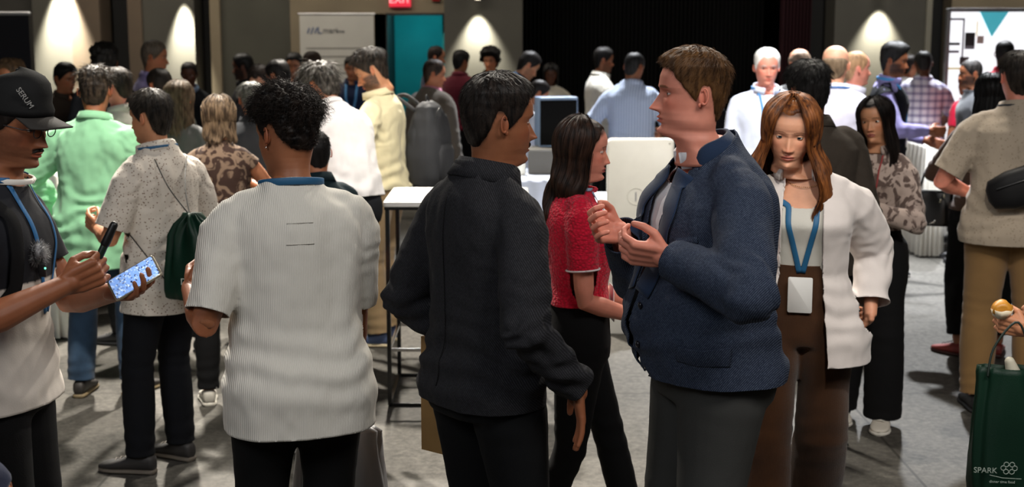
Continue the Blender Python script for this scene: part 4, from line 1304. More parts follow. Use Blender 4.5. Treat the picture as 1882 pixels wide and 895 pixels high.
dtile('panel_graphic', 1738, 78, 1757, 83, dk_); dtile('panel_graphic', 1738, 92, 1756, 97, md); dtile('panel_graphic', 1766, 60, 1784, 84, dk_)
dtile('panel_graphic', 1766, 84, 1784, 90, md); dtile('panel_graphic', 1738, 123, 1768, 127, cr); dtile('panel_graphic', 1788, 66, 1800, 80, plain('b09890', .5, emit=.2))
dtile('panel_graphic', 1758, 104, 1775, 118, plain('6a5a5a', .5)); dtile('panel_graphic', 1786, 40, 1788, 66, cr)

# ---------------------------------------------------------------- tables and equipment
chrome = plain('b8b8b8', .18, 1.0); blackm = plain('141414', .35, .5)
def P3(px, k, z=0): x, y = place(px, k); return v3(x, y, z)
# bar-height table with a metal cage frame
k = 353; x0, y0 = place(712, k)
t = empty('bar_table', (x0, y0, 0), 0, 'tall bar table with white top on a square metal frame', 'table')
Wd, Dp, Hh = .72, .62, 1.09
g = G(); g.rbox((Wd/2, Dp/2, Hh-.005), (Wd/2+.02, Dp/2+.02, .013), .02); g.build('tabletop', [plain('e8e8e4', .35)], t)
g = G(); g.box((Wd/2, Dp/2, Hh-.026), (Wd/2+.015, Dp/2+.015, .008)); g.build('edge_frame', [blackm], t, False)
for x in (0, Wd):
    for y in (0, Dp):
        g = G(); g.box((x, y, Hh/2-.012), (.011, .011, Hh/2-.022)); g.build('leg', [plain('3a3a3a', .25, .9)], t, False, .002)
for a, b in (((0, 0), (Wd, 0)), ((0, Dp), (Wd, Dp)), ((0, 0), (0, Dp)), ((Wd, 0), (Wd, Dp))):
    for z, m, nm in ((.31, chrome, 'footrail'), (.010, blackm, 'floor_rail')):
        g = G(); c = ((a[0]+b[0])/2, (a[1]+b[1])/2, z)
        g.box(c, (abs(b[0]-a[0])/2+.008, abs(b[1]-a[1])/2+.008, .010)); g.build(nm, [m], t, False, .002)
def draped_table(px0, px1, k, z, dp, label, col='e6e8ee', name='display_table', yaw=0):
    x0, y0 = place(px0, k); x1 = place(px1, k)[0]; w = (x1-x0)/2
    t = empty(name, ((x0+x1)/2, y0+dp/2, 0), yaw, label, 'table')
    g = G(); g.rbox((0, 0, z-.012), (w, dp/2, .012), .01); g.build('tabletop', [plain(col, .5)], t)
    n = 96; g = G(); P = []
    for zz, e in ((z-.002, 0), (z-.03, .006), (z*.5, .018), (.02, .03)):
        ring = []
        for i in range(n):
            u = i/n*4; sd = int(u); f = u-sd
            cx = [(-1+2*f, -1), (1, -1+2*f), (1-2*f, 1), (-1, 1-2*f)][sd]
            wv = e*(1+.8*math.sin(i*1.3))
            ring.append((cx[0]*(w+wv), cx[1]*(dp/2+wv), zz))
        P.append(ring)
    g.grid(np.array(P, dtype=float), True); o = g.build('table_skirt', [fabric(col)], t); solid(o, .003)
    return t
draped_table(1072, 1196, 262, .78, .55, 'white draped table under the tall white case', 'dfe2ea')
draped_table(1180, 1330, 205, 1.27, .5, 'white-topped black counter behind the blue blazer', '0a0a0a')
draped_table(928, 1062, 245, .86, .8, 'pale blue draped table under the black framed screen', 'b9c2d6')
draped_table(1704, 1732, 213, .98, .6, 'white draped table in front of the bright display wall', 'eeeae0')
draped_table(10, 100, 290, 1.08, .5, 'tall white draped table beyond the man in the black cap', 'f0efea')
# large white case
x0, y0 = place(1176, 282)
t = empty('equipment_case', (x0, y0, 0), 0, 'large white upright case with rounded corners and a faint round emblem', 'case')
MY = np.stack([v3(1, 0, 0), v3(0, 0, 1), v3(0, -1, 0)], 1)
g = G(); g.rbox((0, 0, .98), (.215, .30, .05), .03, MY, n=8); g.build('shell', [plain('f2f0e6', .35)], t)
g = G(); th = np.linspace(0, 2*np.pi, 33)[:-1]; g.tube([(.0-.03+.055*math.cos(a), -.052, .905+.055*math.sin(a)) for a in list(th)+[0]], .002, 6, rounded=False); g.build('round_emblem', [plain('d8d6cc', .5)], t)
g = G(); g.box((-.03, -.052, .905), (.004, .002, .03)); g.build('emblem_mark', [plain('8f8f96', .5)], t, False)
g = G(); g.ball((.185, -.05, 1.25), .006); g.build('corner_screw', [plain('b0aea4', .5)], t)
g = G(); g.rbox((0, 0, .34), (.22, .10, .34), .02); g.build('plinth', [plain('c4c2bb', .5)], t)
# black screen in a blue frame on a grey block
x0, y0 = place(1024, 232)
t = empty('display_screen', (x0, y0, 0), math.radians(14), 'black box screen with pale blue frame standing on the grey block', 'screen')
z0, z1 = 2-(266-48)/232, 2-(176-48)/232
g = G(); g.box((0, .04, (z0+z1)/2), (.155, .085, (z1-z0)/2)); g.build('frame', [plain('8fa8c8', .35)], t, False, .006)
g = G(); g.box((-.004, -.048, (z0+z1)/2-.006), (.149, .005, (z1-z0)/2-.018)); g.build('screen', [fabric('010101', sheen=0)], t, False, .003)
x1, y1 = place(1006, 235)
t = empty('grey_block', (x1, y1+.05, 0), 0, 'grey plinth box under the black framed screen', 'plinth')
g = G(); zt = z0-.002; g.box((0, 0, (zt+.862)/2), (.15, .15, (zt-.862)/2)); g.build('case', [plain('5a5854', .6)], t, False, .006)
g = G(); g.box((0, 0, zt-.01), (.152, .152, .006)); g.build('lid', [plain('77756f', .5)], t, False, .003)
# papers and a bottle
x1, y1 = place(958, 238)
t = empty('water_bottle', (x1, y1, .862), 0, 'clear pale bottle standing on the blue draped table', 'bottle')
g = G(); g.loft([((0, 0, z), (r, 0, 0), (0, r, 0)) for z, r in ((0, .03), (.01, .034), (.15, .034), (.19, .014), (.20, .013))], 20); g.build('bottle_body', [plain('e8e6d8', .15)], t)
g = G(); g.loft([((0, 0, z), (.015, 0, 0), (0, .015, 0)) for z in (.197, .222)], 16); g.build('cap', [plain('9ab8e0', .4)], t)
# sign stand post behind the walking woman
x1, y1 = place(1541, 386)
t = empty('sign_stand', (x1, y1, 0), 0, 'slim grey post with flat floor plate behind the woman in brown trousers', 'stand')
g = G(); g.box((0, 0, .62), (.017, .010, .61)); g.build('post', [plain('7c7c7a', .35, .5)], t, False, .003)
g = G(); g.rbox((-.01, 0, .006), (.08, .07, .006), .01); g.build('floor_plate', [plain('6c6c6a', .4, .5)], t)
# ---------------------------------------------------------------- the people near the camera
def wp(s, root, p):
    """local point of a person -> world"""
    a = root.rotation_euler[2]; c, sn = math.cos(a), math.sin(a)
    return v3(root.location[0]+c*p[0]-sn*p[1], root.location[1]+sn*p[0]+c*p[1], p[2])
def tube_obj(name, pts, r, m, parent, n=8):
    g = G(); g.tube(pts, r, n); return g.build(name, [m], parent)
def smooth_pts(P, n=24):
    P = np.array([v3(p) for p in P]); t = np.linspace(0, len(P)-1, n); out = []
    for q in t:
        i = min(int(q), len(P)-2); f = q-i
        p0, p1, p2, p3 = P[max(i-1, 0)], P[i], P[i+1], P[min(i+2, len(P)-1)]
        out.append(.5*(2*p1+(p2-p0)*f+(2*p0-5*p1+4*p2-p3)*f*f+(3*p1-p0-3*p2+p3)*f**3))
    return out
white_tee = fabric('cfcdc6')

# A: man in the cap ------------------------------------------------------------
def capA(s, root, o):
    H = s.HM; c = s.hc; hs = s.hs
    def hp_(p): return c+H@(v3(p)*hs)
    m = fabric('141414', rough=.8)
    g = G(); A = np.linspace(0, 2*np.pi, 64, endpoint=False); P = []
    for z, k_, lift in ((.13, 1.06, 0), (.20, 1.08, 0), (.30, 1.08, 0), (.40, 1.06, 0), (.50, .96, 0), (.57, .78, 0), (.61, .5, 0), (.625, .2, 0), (.627, .02, 0)):
        zz = min(z, .30); Q = head_pts(A, np.full(64, zz), dict(nose=0)); Q = (Q-v3(0, YC, 0))*v3(k_, k_, 1)+v3(0, YC, 0)
        tilt = .05*np.cos(A); Q[:, 2] = z+.05*np.cos(A)*(1 if z < .3 else .6)+(.03*np.cos(A) if z > .4 else 0); P.append(Q)
    P = np.array(P); P = (c+(P.reshape(-1, 3)*hs)@H.T).reshape(P.shape); g.grid(P, True, (False, True)); cap = g.build('cap', [m], root); solid(cap, .003)
    g = G(); P = []
    for r_ in np.linspace(0, 1, 12):
        row = []
        for a in np.linspace(-1.15, 1.15, 28):
            y0 = math.cos(a)*.42-.02; x0 = math.sin(a)*.335
            y = y0+r_*.33*math.cos(a*.75)**.8; x = x0*(1+.02*r_)
            z = .185-.05*r_-.10*(x/.33)**2*(.4+.6*r_)
            row.append(hp_((x, y, z)))
        P.append(row)
    g.grid(np.array(P)); b = g.build('brim', [fabric('2e2b28', rough=.7)], cap); solid(b, .004)
    g = G(); g.ball(hp_((0, -.08, .635)), .008); g.build('button', [m], cap)
    # pale lettering down the front panel
    ax = nrm(H@v3(.75, .66, -.05)); p = hp_((.265, .235, .40)); 
    X = nrm(H@v3(-.42, .50, -.75)); Z = ax; Y = np.cross(Z, X)
    tx = bpy.data.curves.new('cap_lettering', 'FONT'); tx.body = 'SERUM'; tx.size = .021; tx.extrude = .0012; tx.align_x = 'CENTER'; tx.align_y = 'CENTER'
    t = bpy.data.objects.new('cap_lettering', tx); C.objects.link(t); t.parent = cap; tx.materials.append(plain('9a9894', .5))
    M = Matrix(((X[0], Y[0], Z[0], p[0]+ax[0]*.012), (X[1], Y[1], Z[1], p[1]+ax[1]*.012), (X[2], Y[2], Z[2], p[2]+ax[2]*.012), (0, 0, 0, 1))); t.matrix_basis = M; text_mesh(t)
    # glasses
    g = G(); gm = plain('1c1c1e', .3)
    for sg in (-1, 1):
        th = np.linspace(0, 2*np.pi, 25)
        g.tube([hp_((sg*.14+.080*math.cos(a)*1.0, .392, -.01+.068*math.sin(a))) for a in th], .0016, 6, rounded=False)
        g.tube([hp_((sg*.22, .39, .02)), hp_((sg*.325, .30, .02)), hp_((sg*.335, -.06, .02))], .0016, 6)
    g.tube([hp_((-.06, .392, .01)), hp_((0, .41, .02)), hp_((.06, .392, .01))], .0016, 6)
    g.build('glasses', [gm], root)
    lanyard(s, o, root, '1d5f92', badge=False, w=.008)
def colA(V): 
    c = np.tile(v3(hexc('d0c8bf')), (len(V), 1)); m = V[:, 2] > 1.275+.03*np.sin(V[:, 1]*6)
    c[m] = hexc('0b0d16'); return c
mA, nt, b = nodes('colour_block_cotton'); a = nt.nodes.new('ShaderNodeVertexColor'); a.layer_name = 'Col'; nt.links.new(a.outputs[0], b.inputs['Base Color']); b.inputs['Roughness'].default_value = .9
w_ = tex(nt, 'Noise', 240); bump(nt, b, w_.outputs[0], .25, .002)
A_ = person('A', 2, 640, -92, 'man in a black cap and glasses holding a phone and a dark pen', dict(H=1.885, w=1.0, head=(-14, 12, 0), lean=3, hs=.228, hoff=(0, .03, 0),
    armR=dict(t=(.17, .27, 1.31), pole=(.9, -.6, -.6), d=(-.25, 1, .42), n=(-1, -.1, .35), curl=.95, thumb=.9),
    armL=dict(t=(-.02, .335, 1.25), pole=(-.9, -.6, -1), d=(.42, 1, .12), n=(.15, -.55, 1), curl=.45, thumb=.35)),
    dict(skin='brown', style='short', hair='120d0a', th=(.02, .02, .025), ns=300, beard=.45, must=1, wide=1.02), dict(kind='tee', mat=mA, collarmat=fabric('d8d4cc'), colour=colA, hem=-.035, flare=.022, sleeve=.60, off=.018), dict(mat=fabric('08080a')), extra=capA)
sA, rA = A_[0], A_[1]
ha = sA.arm['L']
pc = wp(sA, rA, ha['wr']+nrm(ha['hd'])*.105+v3(.012, -.020, .040))
t = empty('smartphone', pc, 0, 'smartphone with a bright crowded picture on its screen, held by the capped man', 'phone')
X = nrm((.86, .18, .50)); Zp = nrm(v3(-.22, -.86, .52)-X*np.dot(X, v3(-.22, -.86, .52))); Yp = np.cross(Zp, X); MP = np.stack([X, Yp, Zp], 1)
g = G(); g.rbox((0, 0, 0), (.074, .036, .0045), .009, MP); g.build('phone_body', [plain('b8b09c', .25, .6)], t)
def screen_mat():
    m, nt, b = nodes('phone_screen'); n = tex(nt, 'Voronoi', 120); n2 = tex(nt, 'Noise', 150, Detail=4)
    c = mix(nt, ramp(nt, n2.outputs[0], .44, .58), hexc('0e1a3a'), hexc('cfe4ff')); c = mix(nt, ramp(nt, n.outputs[0], .2, .6), c, hexc('7aa0e0'))
    nt.links.new(c, b.inputs['Base Color']); nt.links.new(c, b.inputs['Emission Color']); b.inputs['Emission Strength'].default_value = 1.0; b.inputs['Roughness'].default_value = .15
    return m
g = G(); g.rbox(MP[:, 2]*.0048, (.068, .0325, .0006), .006, MP); g.build('screen', [screen_mat()], t)
g = G(); g.rbox(MP@v3(.052, .012, -.006), (.015, .015, .002), .006, MP); g.build('camera_bump', [plain('202022', .2)], t)
hr = sA.arm['R']; pw = wp(sA, rA, hr['wr']+nrm(hr['hd'])*.075+v3(-.022, .0, .02)); d = nrm((.42, .10, .88))
t = empty('marker_pen', pw, 0, 'thick dark green pen held upright in the fist of the capped man', 'pen')
g = G(); g.tube([-d*.05, -d*.01, d*.06], [.0095, .0105, .0105], 14); g.build('barrel', [plain('16241c', .35)], t)
g = G(); g.tube([d*.062, d*.075, d*.118], [.0125, .0125, .011], 14); g.build('cap', [plain('0c0c0c', .4)], t)
pm = wp(sA, rA, sA.ring(.195, .03)[0]+sA.ring(.195, .03)[2]*.93+sA.ring(.195, .03)[1]*.35)
t = empty('clip_microphone', pm, 0, 'fuzzy black and white clip microphone on the chest of the capped man', 'microphone')
rng = np.random.default_rng(4); g = G(); g.ball((0, 0, 0), (.024, .024, .030)); D = rng.normal(0, 1, (900, 3)); D /= np.linalg.norm(D, axis=1, keepdims=True)
strands(g, D*v3(.022, .022, .028), D, rng.uniform(.008, .018, 900), .0006, 4, rng=rng); g.build('wind_muff', [hair_mat('0a0a0a', 'b8b8b8')], t)
g = G(); g.rbox((.012, -.008, -.045), (.010, .007, .018), .003); g.build('transmitter', [plain('101010', .4)], t)
g = G(); g.ball((.022, -.016, -.038), .003, n=8); g.build('indicator', [plain('60ffb0', .4, emit=3)], t)
# his rucksack strap across the chest
bs = band(sA, A_[2], [sA.ring(.26, .02)[0]+sA.ring(.26, .02)[1]*.62-v3(0, .03, 0), sA.ring(.25, .03)[0]+sA.ring(.25, .03)[1]*.65+sA.ring(.25, .03)[2]*.8, sA.ring(.15, .03)[0]+sA.ring(.15, .03)[1]*.75+sA.ring(.15, .03)[2]*.8, sA.ring(.07, .03)[0]+sA.ring(.07, .03)[1]*1.05], .022, .010, fabric('0c0c0e'), 'rucksack_strap', None, .004)
def at_root(o, root, label, cat):
    o.location = root.location; o.rotation_euler = root.rotation_euler; return tag(o, label, cat)
at_root(bs, rA, 'black rucksack strap over the shoulder of the capped man', 'rucksack strap')

# B: youth in ribbed white tee ---------------------------------------------------
def exB(s, root, o):
    lanyard(s, o, root, '1f567c', neckonly=True, w=.011)
    q = s.ring(.235, .017); g = G(); M = s.fr(.235)[1]
    band(s, o, [q[0]-q[2]*1.1-q[1]*.18+v3(0, 0, .02), q[0]-q[2]*1.1+q[1]*.22+v3(0, 0, .02)], .0015, .0008, fabric('b4b0a6'), 'label_seam', root)
    band(s, o, [q[0]-q[2]*1.1-q[1]*.18-v3(0, 0, .045), q[0]-q[2]*1.1+q[1]*.22-v3(0, 0, .045)], .0012, .0008, fabric('b4b0a6'), 'label_seam', root)
    g = G(); g.ball(s.hc+s.HM@(v3(-.335, -.06, -.155)*s.hs), .0035, n=8); g.build('earring', [plain('e0e0e0', .1, 1)], root)
B_ = person('B', 533, 615, 16, 'young man with curly black hair in a ribbed white tee, seen from behind', dict(H=1.83, w=1.02, head=(30, 8, 4), lean=4, hip=(.02, 0),
    armL=dict(t=(-.275, .17, 1.215), pole=(-.3, -.5, -1), d=(.1, 1, .35), n=(.8, .2, .2), curl=.7),
    armR=dict(t=(.20, .16, .86), pole=(.7, -1, -.2), d=(-.1, .2, -1), n=(-1, .1, 0), curl=.9, thumb=.9)),
    dict(skin='brown', style='curly', hair='0d0908', hair2='241a14', th=(.12, .012, .04), na=.045, nf=11, lift=.18, mess=.30, cr=.024, sl=.13, ns=5200, cf=1.2, seed=8, quiff=.05, scalpc=.7, nape=.16), dict(kind='tee', mat=fabric('d3cfc6', 'rib', 'c6c2b8'), hem=-.085, flare=.026, off=.020, sleeve=.88, loose=1.15, foldamp=1.3), dict(mat=fabric('060607'), waist=.04), extra=exB)
sB, rB = B_[0], B_[1]
def cloth_bag(name, loc, yaw, w, dp, h, mat, label, cat, gather=False, cords=None, n=72, top=1.0, fold=.008, seed=1, handle=None):
    t = empty(name, loc, yaw, label, cat)
    g = G(); P = []; A = np.linspace(0, 2*np.pi, n, endpoint=False)
    prof = [(0, .86), (.02, .97), (.1, 1.02), (.3, 1.04), (.55, 1.0), (.75, .92), (.88, .70 if gather else .9), (.95, .36 if gather else .9), (1.0, .20 if gather else .9*top)]
    for q, k_ in prof:
        e = 3.0 if q < .8 else 2.2
        ca, sa = np.cos(A), np.sin(A)
        fo = fold*(1+2.0*q*(1 if gather else .4))*(vn(np.stack([A*2.6, np.full(n, q*1.5), np.zeros(n)], 1), seed)+.6*np.sin(A*9+q*2)*(q if gather else .3))
        x = np.sign(ca)*np.abs(ca)**(2/e)*(w*k_+fo); y = np.sign(sa)*np.abs(sa)**(2/e)*(dp*(k_ if gather else (1-.55*q))+fo)
        P.append(np.stack([x, y, np.full(n, q*h)], -1))
    g.grid(np.array(P), True, (True, gather)); o = g.build('sack' if gather else 'bag_body', [mat], t)
    if not gather: solid(o, .002)
    return t
bagw = (sB.arm['R']['wr']+sB.arm['R']['hd']*.07)
pw = wp(sB, rB, bagw)
t = cloth_bag('plastic_bag', (pw[0]-.03, pw[1]+.06, .30), math.radians(20), .15, .07, .42, plain('b9b9bd', .35, alpha=.75), 'pale translucent plastic bag hanging behind the right hip of the curly-haired youth', 'bag', top=.8)
tube_obj('handle', smooth_pts([(-.07, 0, .41), (-.03, -.0, .50), (.03, -.06, pw[2]-.30-.01), (.04, -.02, .50), (.09, 0, .41)]), .004, plain('b9b9bd', .35), t)

# C: dark blazer, back turned -----------------------------------------------------
def exC(s, root, o):
    q = s.fr(0)[0]
    band(s, o, [s.ring(-.0, .03)[0]-s.ring(-.0, .03)[2]*1.1, s.ring(.08, .03)[0]-s.ring(.08, .03)[2]*1.1, s.ring(.2, .03)[0]-s.ring(.2, .03)[2]*1.1, s.ring(.27, .02)[0]-s.ring(.27, .02)[2]*1.1], .0012, .0015, fabric('0c0c0e'), 'back_seam', root)
    a = s.arm['R']
    g = G()
    for i in range(3):
        c = a['el']*.08+a['wr']*.92+(a['el']-a['wr'])*(.06*i); g.ball(c+v3(.030, -.022, 0), (.006, .006, .006), n=8)
    g.build('cuff_button', [plain('0a0a0a', .3)], root)
C_ = person('C', 893, 640, -54, 'man with dark hair and moustache in a charcoal blazer, back turned', dict(H=1.895, w=.95, belly=.01, head=(-12, 2, 0), hoff=(0, .01, -.01),
    armR=dict(t=(.285, .11, 1.015), pole=(.5, -1, -.1), d=(.05, .10, -1), n=(-.6, -.9, 0), curl=.14, thumb=.0, spread=1.3),
    armL=dict(t=(-.17, .10, 1.04), pole=(-.8, -1, 0), d=(.35, .6, -.8), n=(1, .2, .4), curl=.5),
    legL=dict(f=(-.13, .02)), legR=dict(f=(.11, .05))),
    dict(skin='brown', hair='0c0908', hair2='2c241f', th=(.06, .018, .028), na=.026, quiff=.02, nape=.08, must=1, nose=1.15, lift=.12, sl=.08, ns=4200, seed=5, wide=1.03), dict(kind='blazer', mat=fabric('17171a', 'tweed', '303034'), hem=-.035, off=.024, flare=.002, foldamp=1.5, opening=(.07, .04, .27, .06), under=dict(mat=fabric('b9b9b9'), collar='shirt')), dict(mat=fabric('050608'), fit=(.014, .014, .020)), extra=exC)
sC, rC = C_[0], C_[1]
pw = P3(829, 600, .70)
t = empty('paper_bag', pw, math.radians(-38), 'brown paper carrier bag hanging behind the charcoal blazer', 'bag')
kraft = wallmat('8a6a3c', '7d5f36', 8, .7, 'kraft_paper')
g = G(); w2, d2, h2 = .085, .045, .36
P = []
for z, k_ in ((0, 1), (.002, 1), (h2*.5, 1.0), (h2, .98)):
    P.append([(-w2*k_, -d2*k_, z), (0, -d2*k_, z), (w2*k_, -d2*k_, z), (w2*k_, -.0, z), (w2*k_, d2*k_, z), (0, d2*k_, z), (-w2*k_, d2*k_, z), (-w2*k_, 0, z)])
P = np.array(P); P[1:, 3, 0] -= .008; P[1:, 7, 0] += .008
g.grid(P, True, (True, False)); bg = g.build('bag_body', [kraft], t, False); solid(bg, .001)
for y in (-d2*.8, d2*.8): tube_obj('handle', smooth_pts([(-.03, y, h2-.02), (-.028, y*.5, h2+.05), (0, 0, h2+.075), (.028, y*.5, h2+.05), (.03, y, h2-.02)], 16), .003, kraft, t)

# D: woman in red ---------------------------------------------------------------------
def exD(s, root, o):
    for sd in 'LR':
        a = s.arm[sd]; c = a['sh']+(a['el']-a['sh'])*.60; ax = nrm(a['el']-a['sh'])
        g = G(); u = nrm(np.cross(ax, v3(0, 1, 0))); w = np.cross(ax, u)
        for q, nm_ in ((0, 'sleeve_stripe'),):
            th = np.linspace(0, 2*np.pi, 33)
            g.tube([c+u*.0585*math.cos(t_)+w*.0585*math.sin(t_) for t_ in th], .0035, 6, rounded=False)
        g.build('sleeve_stripe', [fabric('e8d8d8')], root)
    lanyard(s, o, root, '9ab0c8', badge=True, w=.006)
D_ = person('D', 1070, 508, -84, 'woman with long dark brown hair in a red knitted top', dict(H=1.70, sex='f', w=1.04, head=(-6, 4, 0), lean=-2, hip=(0, -.02),
    armR=dict(t=(.07, .20, .965), pole=(.5, -1, -.2), d=(-.35, .45, -.8), n=(-.9, -.3, -.2), curl=.5),
    armL=dict(t=(-.05, .23, .985), pole=(-.5, -1, -.2), d=(.35, .3, -.85), n=(.5, -.9, 0), curl=.5),
    legR=dict(f=(.09, -.22), pitch=25, lift=.03), legL=dict(f=(-.08, .22))),
    dict(skin='pink', style='long', hair='150d09', hair2='3a251a', th=(.05, .03, .03), len=.46, a0=72, part=.85, flare=.03, back=.6, wave=.045, puff=.03, nl=2000, lipc='a84a48', seed=11),
    dict(kind='tee', mat=fabric('dd1038', 'knit', 'b40c2a'), hem=.065, off=.011, sleeve=.62, loose=1.2, flare=.0, foldamp=.7), dict(mat=fabric('08080a'), waist=.10, fit=(.004, .004, .008)), extra=exD)

# E: blue blazer ------------------------------------------------------------------------
def exE(s, root, o):
    m = o.data.materials[0]
    # pocket welt, seams and lapel on the near side
    r_ = s.ring(.185, .04)
    band(s, o, [r_[0]-r_[1]*.55+r_[2]*.85, r_[0]-r_[1]*.80+r_[2]*.62+v3(0, 0, .012)], .009, .003, m, 'breast_pocket', root, .002)
    r_ = s.ring(.03, .05); band(s, o, [r_[0]-r_[1]*.75+r_[2]*.75, r_[0]-r_[1]*1.05+r_[2]*.1], .028, .003, m, 'pocket_flap', root, .002)
    for sg in (-1, 1):
        P = []
        for q, f, wd in ((.285, .10, .0), (.262, .30, .020), (.225, .46, .032), (.19, .36, .030), (.15, .26, .018), (.105, .16, .006)):
            rr = s.ring(q, .024); P.append(rr[0]+rr[1]*sg*f+rr[2]*1.05)
        bl = band(s, o, P, .034, .007, fabric('1b2c46'), 'lapel', root, .003)
    g = G()
    for q in (.09, .035):
        rr = s.ring(q, .03); g.ball(rr[0]-rr[1]*.22+rr[2]*1.02, (.010, .005, .010), n=10)
    g.build('button', [plain('1a1a20', .3)], root)
E_ = person('E', 1297, 632, 105, 'tall man with short light brown hair in a blue blazer', dict(H=1.965, w=1.08, belly=.08, head=(-15, -2, 0), lean=2, stoop=6, hip=(0, -.01), hs=.240, hoff=(0, .0, .005),
    armL=dict(t=(-.18, .20, 1.385), pole=(-1, -.75, -.05), d=(.35, 1, .12), n=(.75, -.1, .55), curl=.62, thumb=.4),
    armR=dict(t=(.07, .245, 1.42), pole=(.9, -.6, -.8), d=(-.35, 1, .18), n=(-.7, -.1, .5), curl=.7, thumb=.5),
    legL=dict(f=(-.12, .0)), legR=dict(f=(.10, .06))),
    dict(skin='pink', hair='3a2513', hair2='6a4a2c', browc='7a5236', th=(.055, .016, .022), quiff=.045, nape=.04, na=.018, lift=.10, sl=.11, ns=4500, jaw=.10, wide=1.05, neck=1.22, nose=1.2, lips=1.25, seed=6, lidu=.2),
    dict(kind='blazer', mat=fabric('1a2234', 'tweed', '4e586a', 1.1), hem=-.018, off=.030, flare=.004, foldamp=1.2, opening=(.03, .07, .29, .10), collarmat=fabric('1b2c46'), cargs=dict(q=.299, h=.036, r=.90), under=dict(mat=fabric('d9d9dd'), collar='shirt', off=.012)), dict(mat=fabric('373735'), fit=(.020, .022, .028), waist=.06), extra=exE)

# F: woman with auburn hair ------------------------------------------------------------------
def exF(s, root, o):
    inn = [c for c in root.children if c.name.startswith('inner_top')][0]
    lanyard(s, inn, root, '1f5f8a', badge=True, w=.010)
    g = G(); o_, M = s.fr(.285)
    for i in range(26):
        a = -1.3+i*.104; g.ball(o_+M[:, 0]*.068*math.sin(a)+M[:, 1]*(.055*math.cos(a)+.006)-v3(0, 0, .03*math.cos(a)), .002, n=6)
    g.build('necklace', [plain('c8a860', .25, 1)], root)
F_ = person('F', 1472, 500, 166, 'woman with long auburn hair in an open white shirt and brown trousers', dict(H=1.77, sex='f', w=1.06, head=(0, 10, -4), lean=3, hip=(0, 0), hoff=(.055, .02, 0), hs=.240,
    armL=dict(t=(-.25, -.05, .95), pole=(-.3, -1, 0), n=(1, 0, 0), d=(.3, -1, -.3)),
    armR=dict(t=(.24, .10, .93), pole=(.4, -1, 0), n=(-1, 0, 0)),
    legL=dict(f=(-.06, -.22), pitch=28, lift=.05), legR=dict(f=(.12, .24))),
    dict(skin='fair', style='long', hair='3a1e10', hair2='8e552a', th=(.05, .03, .03), len=.50, a0=48, flare=.22, back=.2, wave=.035, puff=.055, shift=-.06, fwd=.10, nl=2600, lipc='b0584e', browc='6a4028', lidu=.28, lidd=-.32, nose=.82, iris='2a3a44', seed=9, tipin=.3),
    dict(kind='shirt', mat=fabric('d8d0cc', sheen=.3), hem=-.085, sleeve=1.80, off=.024, flare=.045, loose=1.7, foldamp=1.3, opening=(.13, .07, .285, .1), gap=.8, under=dict(name='inner_top', mat=fabric('c9c7bf'), hem=.09, off=.004, neck=.262)), dict(mat=fabric('4a2c14', 'corduroy', '38200e'), waist=.115, fit=(.018, .040, .060), ankle=.03), extra=exF)

# G: printed shirt man with green bag -------------------------------------------------------------
def exG(s, root, o): lanyard(s, o, root, '1f567c', neckonly=True, w=.008)
G_ = person('G', 300, 411, 58, 'man with dark hair in a pale speckled short-sleeved shirt carrying a green bag', dict(H=1.74, w=1.0, head=(8, 4, 0), lean=2,
    armL=dict(t=(-.13, .27, 1.10), pole=(-.8, -.8, -.8), d=(.1, 1, .5), n=(1, 0, .2), curl=.5),
    armR=dict(t=(.18, .22, 1.02), pole=(1, -.8, -.6), n=(-1, 0, .2), curl=.5),
    legL=dict(f=(-.13, .06), yaw=20), legR=dict(f=(.11, .05), yaw=0)),
    dict(skin='olive', hair='0d0a08', hair2='3a332c', th=(.06, .03, .04), quiff=.03, na=.03, lift=.14, sl=.13, ns=3500, seed=4), dict(kind='polo', mat=fabric('cfc6ba', 'dots', '6b4c33', 1.9), hem=-.10, off=.020, flare=.03, sleeve=.84, loose=1.5, foldamp=1.8), dict(mat=fabric('0a0c12'), fit=(.012, .016, .024)), shoes=('2c2a2a', '6a6258'), lod=0, extra=exG)
sG, rG = G_[0], G_[1]
green = fabric('0c2a1e', rough=.45, sheen=.1)
t = cloth_bag('drawstring_bag', P3(352, 432, 2-(545-48)/432), math.radians(-12), .112, .06, .37, green, 'dark green drawstring bag on the back of the speckled-shirt man', 'bag', gather=True, fold=.011, seed=3)
text('printed_lettering', 'DATA', (.035, -.070, .085), .040, plain('b8c0b8', .6), t, rot=(math.pi/2, 0, math.radians(4)), ext=.001)
loc = t.location; black_cord = plain('14140f', .6)
def loc_of(p): q = v3(p)-v3(loc); a = -t.rotation_euler[2]; return v3(q[0]*math.cos(a)-q[1]*math.sin(a), q[0]*math.sin(a)+q[1]*math.cos(a), q[2])
topc = v3(0, 0, .36)
shoL = loc_of(wp(sG, rG, sG.fr(.265)[0]+sG.fr(.265)[1][:, 0]*-.10+v3(0, -.085, .025))); shoR = loc_of(wp(sG, rG, sG.fr(.265)[0]+sG.fr(.265)[1][:, 0]*.09+v3(0, -.085, .025)))
tube_obj('cord', smooth_pts([topc, topc*.5+shoL*.5+v3(0, -.03, 0), shoL]), .0028, black_cord, t)
tube_obj('cord', smooth_pts([topc, topc*.5+shoR*.5+v3(0, -.03, 0), shoR]), .0028, black_cord, t)
side = loc_of(wp(sG, rG, v3(-.205, .02, 1.14)))
tube_obj('cord', smooth_pts([(-.09, 0, .03), (-.13, -.02, .10), side]), .0028, black_cord, t)

